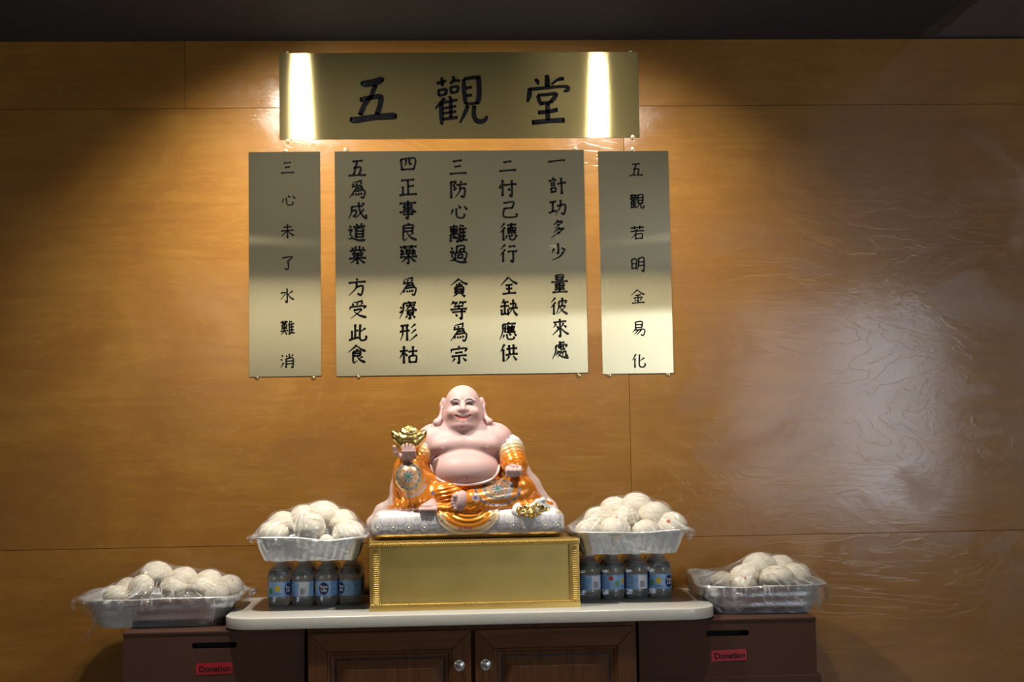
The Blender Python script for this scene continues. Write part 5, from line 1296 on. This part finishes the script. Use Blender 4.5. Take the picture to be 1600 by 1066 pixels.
    lay(C, 0.9 * soft(np.abs(z - 0.0720) - 0.0020, 0.0010) * (x > 0.055) * (x < 0.14) * (y < -0.07), (0.78, 0.60, 0.58), 0.0)
    return C
M['robe'] = make_painted('statue_robe_glaze', 0.26, coat=0.5, bump=0.08, bscale=260)
robe = link('robe', field_mesh('robe', Rb, robe_paint), M['robe'], statue); robe['label'] = 'glossy orange robe with gold and blue medallions on the knees'
M['hem'] = plain('statue_hem_glaze', (0.78, 0.62, 0.60), 0.3)
hem = [g(478, 440, 0.000), g(466, 456, -0.022), g(455, 490, -0.044), g(452, 540, -0.058), g(462, 600, -0.070), g(488, 652, -0.078), g(550, 682, -0.086), g(620, 692, -0.090), g(678, 694, -0.091), g(740, 690, -0.089), g(810, 676, -0.085), g(862, 648, -0.077), g(893, 600, -0.068), g(903, 540, -0.058), g(898, 500, -0.044), g(888, 474, -0.024), g(876, 452, 0.000)]
hp = []
for q in spline(hem, 5):
    d_ = 1 - ((q[0] - 0.003) / 0.0985) ** 2 - ((q[2] - 0.171) / 0.0630) ** 2
    hp.append(np.array([q[0], min(-0.012, -0.006 - 0.0905 * math.sqrt(max(d_, 0.0))), q[2]]))
for _ in range(6): hp = [hp[0]] + [0.25 * hp[i - 1] + 0.5 * hp[i] + 0.25 * hp[i + 1] for i in range(1, len(hp) - 1)] + [hp[-1]]
hp = [tuple(q) for q in hp]
link('robe_hem', mesh_py('robe_hem', *tube_geo(hp, 0.0034, 8)), M['hem'], statue)

# ---- gold ingot in the raised hand
Ig = Field((-0.195, -0.108, 0.218), (-0.085, -0.040, 0.298), 0.0011)
icx, icy = -0.1395, -0.074
Ig.add(ell((icx, icy, 0.2495), (0.0340, 0.0215, 0.0250)), 0.004)
for s in (-1, 1): chain(Ig, [((icx + s * 0.014, icy, 0.252), 0.019), ((icx + s * 0.032, icy, 0.2635), 0.0125), ((icx + s * 0.0405, icy, 0.2735), 0.0055)], 0.010)
Ig.add(ell((icx, icy, 0.270), (0.028, 0.017, 0.0155)), 0.003)
for i in range(70):
    a = RNG.uniform(0, 2 * PI); q = math.sqrt(RNG.uniform(0, 1)); px, py = icx + 0.027 * q * math.cos(a), icy + 0.016 * q * math.sin(a)
    Ig.add(ball((px, py, 0.2705 + 0.0165 * (1 - q * q) + RNG.uniform(-0.001, 0.002)), 0.0038), 0.0009)
ing = link('gold_ingot', field_mesh('gold_ingot', Ig), M['gold'], statue); ing['label'] = 'boat-shaped gold ingot heaped with coins in the raised hand'

# ---- open bag of coins on the cushion
Bg = Field((0.10, -0.140, 0.010), (0.265, -0.030, 0.112), 0.0013)
bx, bz = g(1050, 885)
Bg.add(cone((bx - 0.002, -0.116, bz - 0.030), (bx, -0.108, bz), 0.006, 0.024), 0.006); Bg.add(cone((bx - 0.026, -0.102, bz + 0.010), (bx + 0.028, -0.100, bz + 0.012), 0.010, 0.011), 0.010)
for u, v in ((990, 832), (1010, 822), (1130, 800), (1165, 790)): Bg.add(ball(g(u, v, -0.092), 0.008), 0.008)
chain(Bg, [((bx + 0.02, -0.090, bz + 0.014), 0.018), ((bx + 0.045, -0.082, bz + 0.016), 0.016), ((bx + 0.072, -0.074, bz + 0.012), 0.010)], 0.010)
Bg.cut(ell((bx + 0.004, -0.122, bz + 0.020), (0.022, 0.014, 0.012)), 0.004)
M['bag'] = plain('white_bag_glaze', (0.72, 0.70, 0.69), 0.3)
bag_me = field_mesh('coin_bag', Bg); bag = link('coin_bag', bag_me, M['bag'], statue); bag['label'] = 'open white cloth bag spilling gold coins'
bb = bvh_of(bag_me); gg = []
for i in range(120):
    u, v = (RNG.uniform(1000, 1105), RNG.uniform(825, 888)) if i < 72 else (RNG.uniform(1100, 1240), RNG.uniform(815, 882))
    if i >= 72 and v < 805 + (u - 1100) * 0.42: v = 822 + (u - 1100) * 0.35
    x, z = g(u, v); hit = bb.ray_cast(Vector((x, -0.3, z)), Vector((0, 1, 0)))
    if hit[0] is None: continue
    n_ = (hit[1] + Vector((RNG.uniform(-.5, .5), RNG.uniform(-.5, .5), RNG.uniform(-.5, .5)))).normalized(); qt = n_.to_track_quat('Z', 'Y'); R_ = 0.0048
    Vc, Fc = [], []
    for (rr, zz) in ((R_, -0.0008), (R_, 0.0008), (R_ * 0.75, 0.0010)):
        for k in range(10): a = 2 * PI * k / 10; Vc.append(hit[0] + n_ * 0.0016 + qt @ Vector((rr * math.cos(a), rr * math.sin(a), zz)))
    for j in range(2):
        for k in range(10): l = (k + 1) % 10; Fc.append((j * 10 + k, j * 10 + l, j * 10 + 10 + l, j * 10 + 10 + k))
    Fc.append(tuple(range(20, 30))); Fc.append(tuple(range(10))[::-1]); gg.append((Vc, Fc))
tag(link('coins', mesh_py('coins', *join_geo(gg)), M['gold'], statue), kind='stuff')['label'] = 'heap of small gold coins'
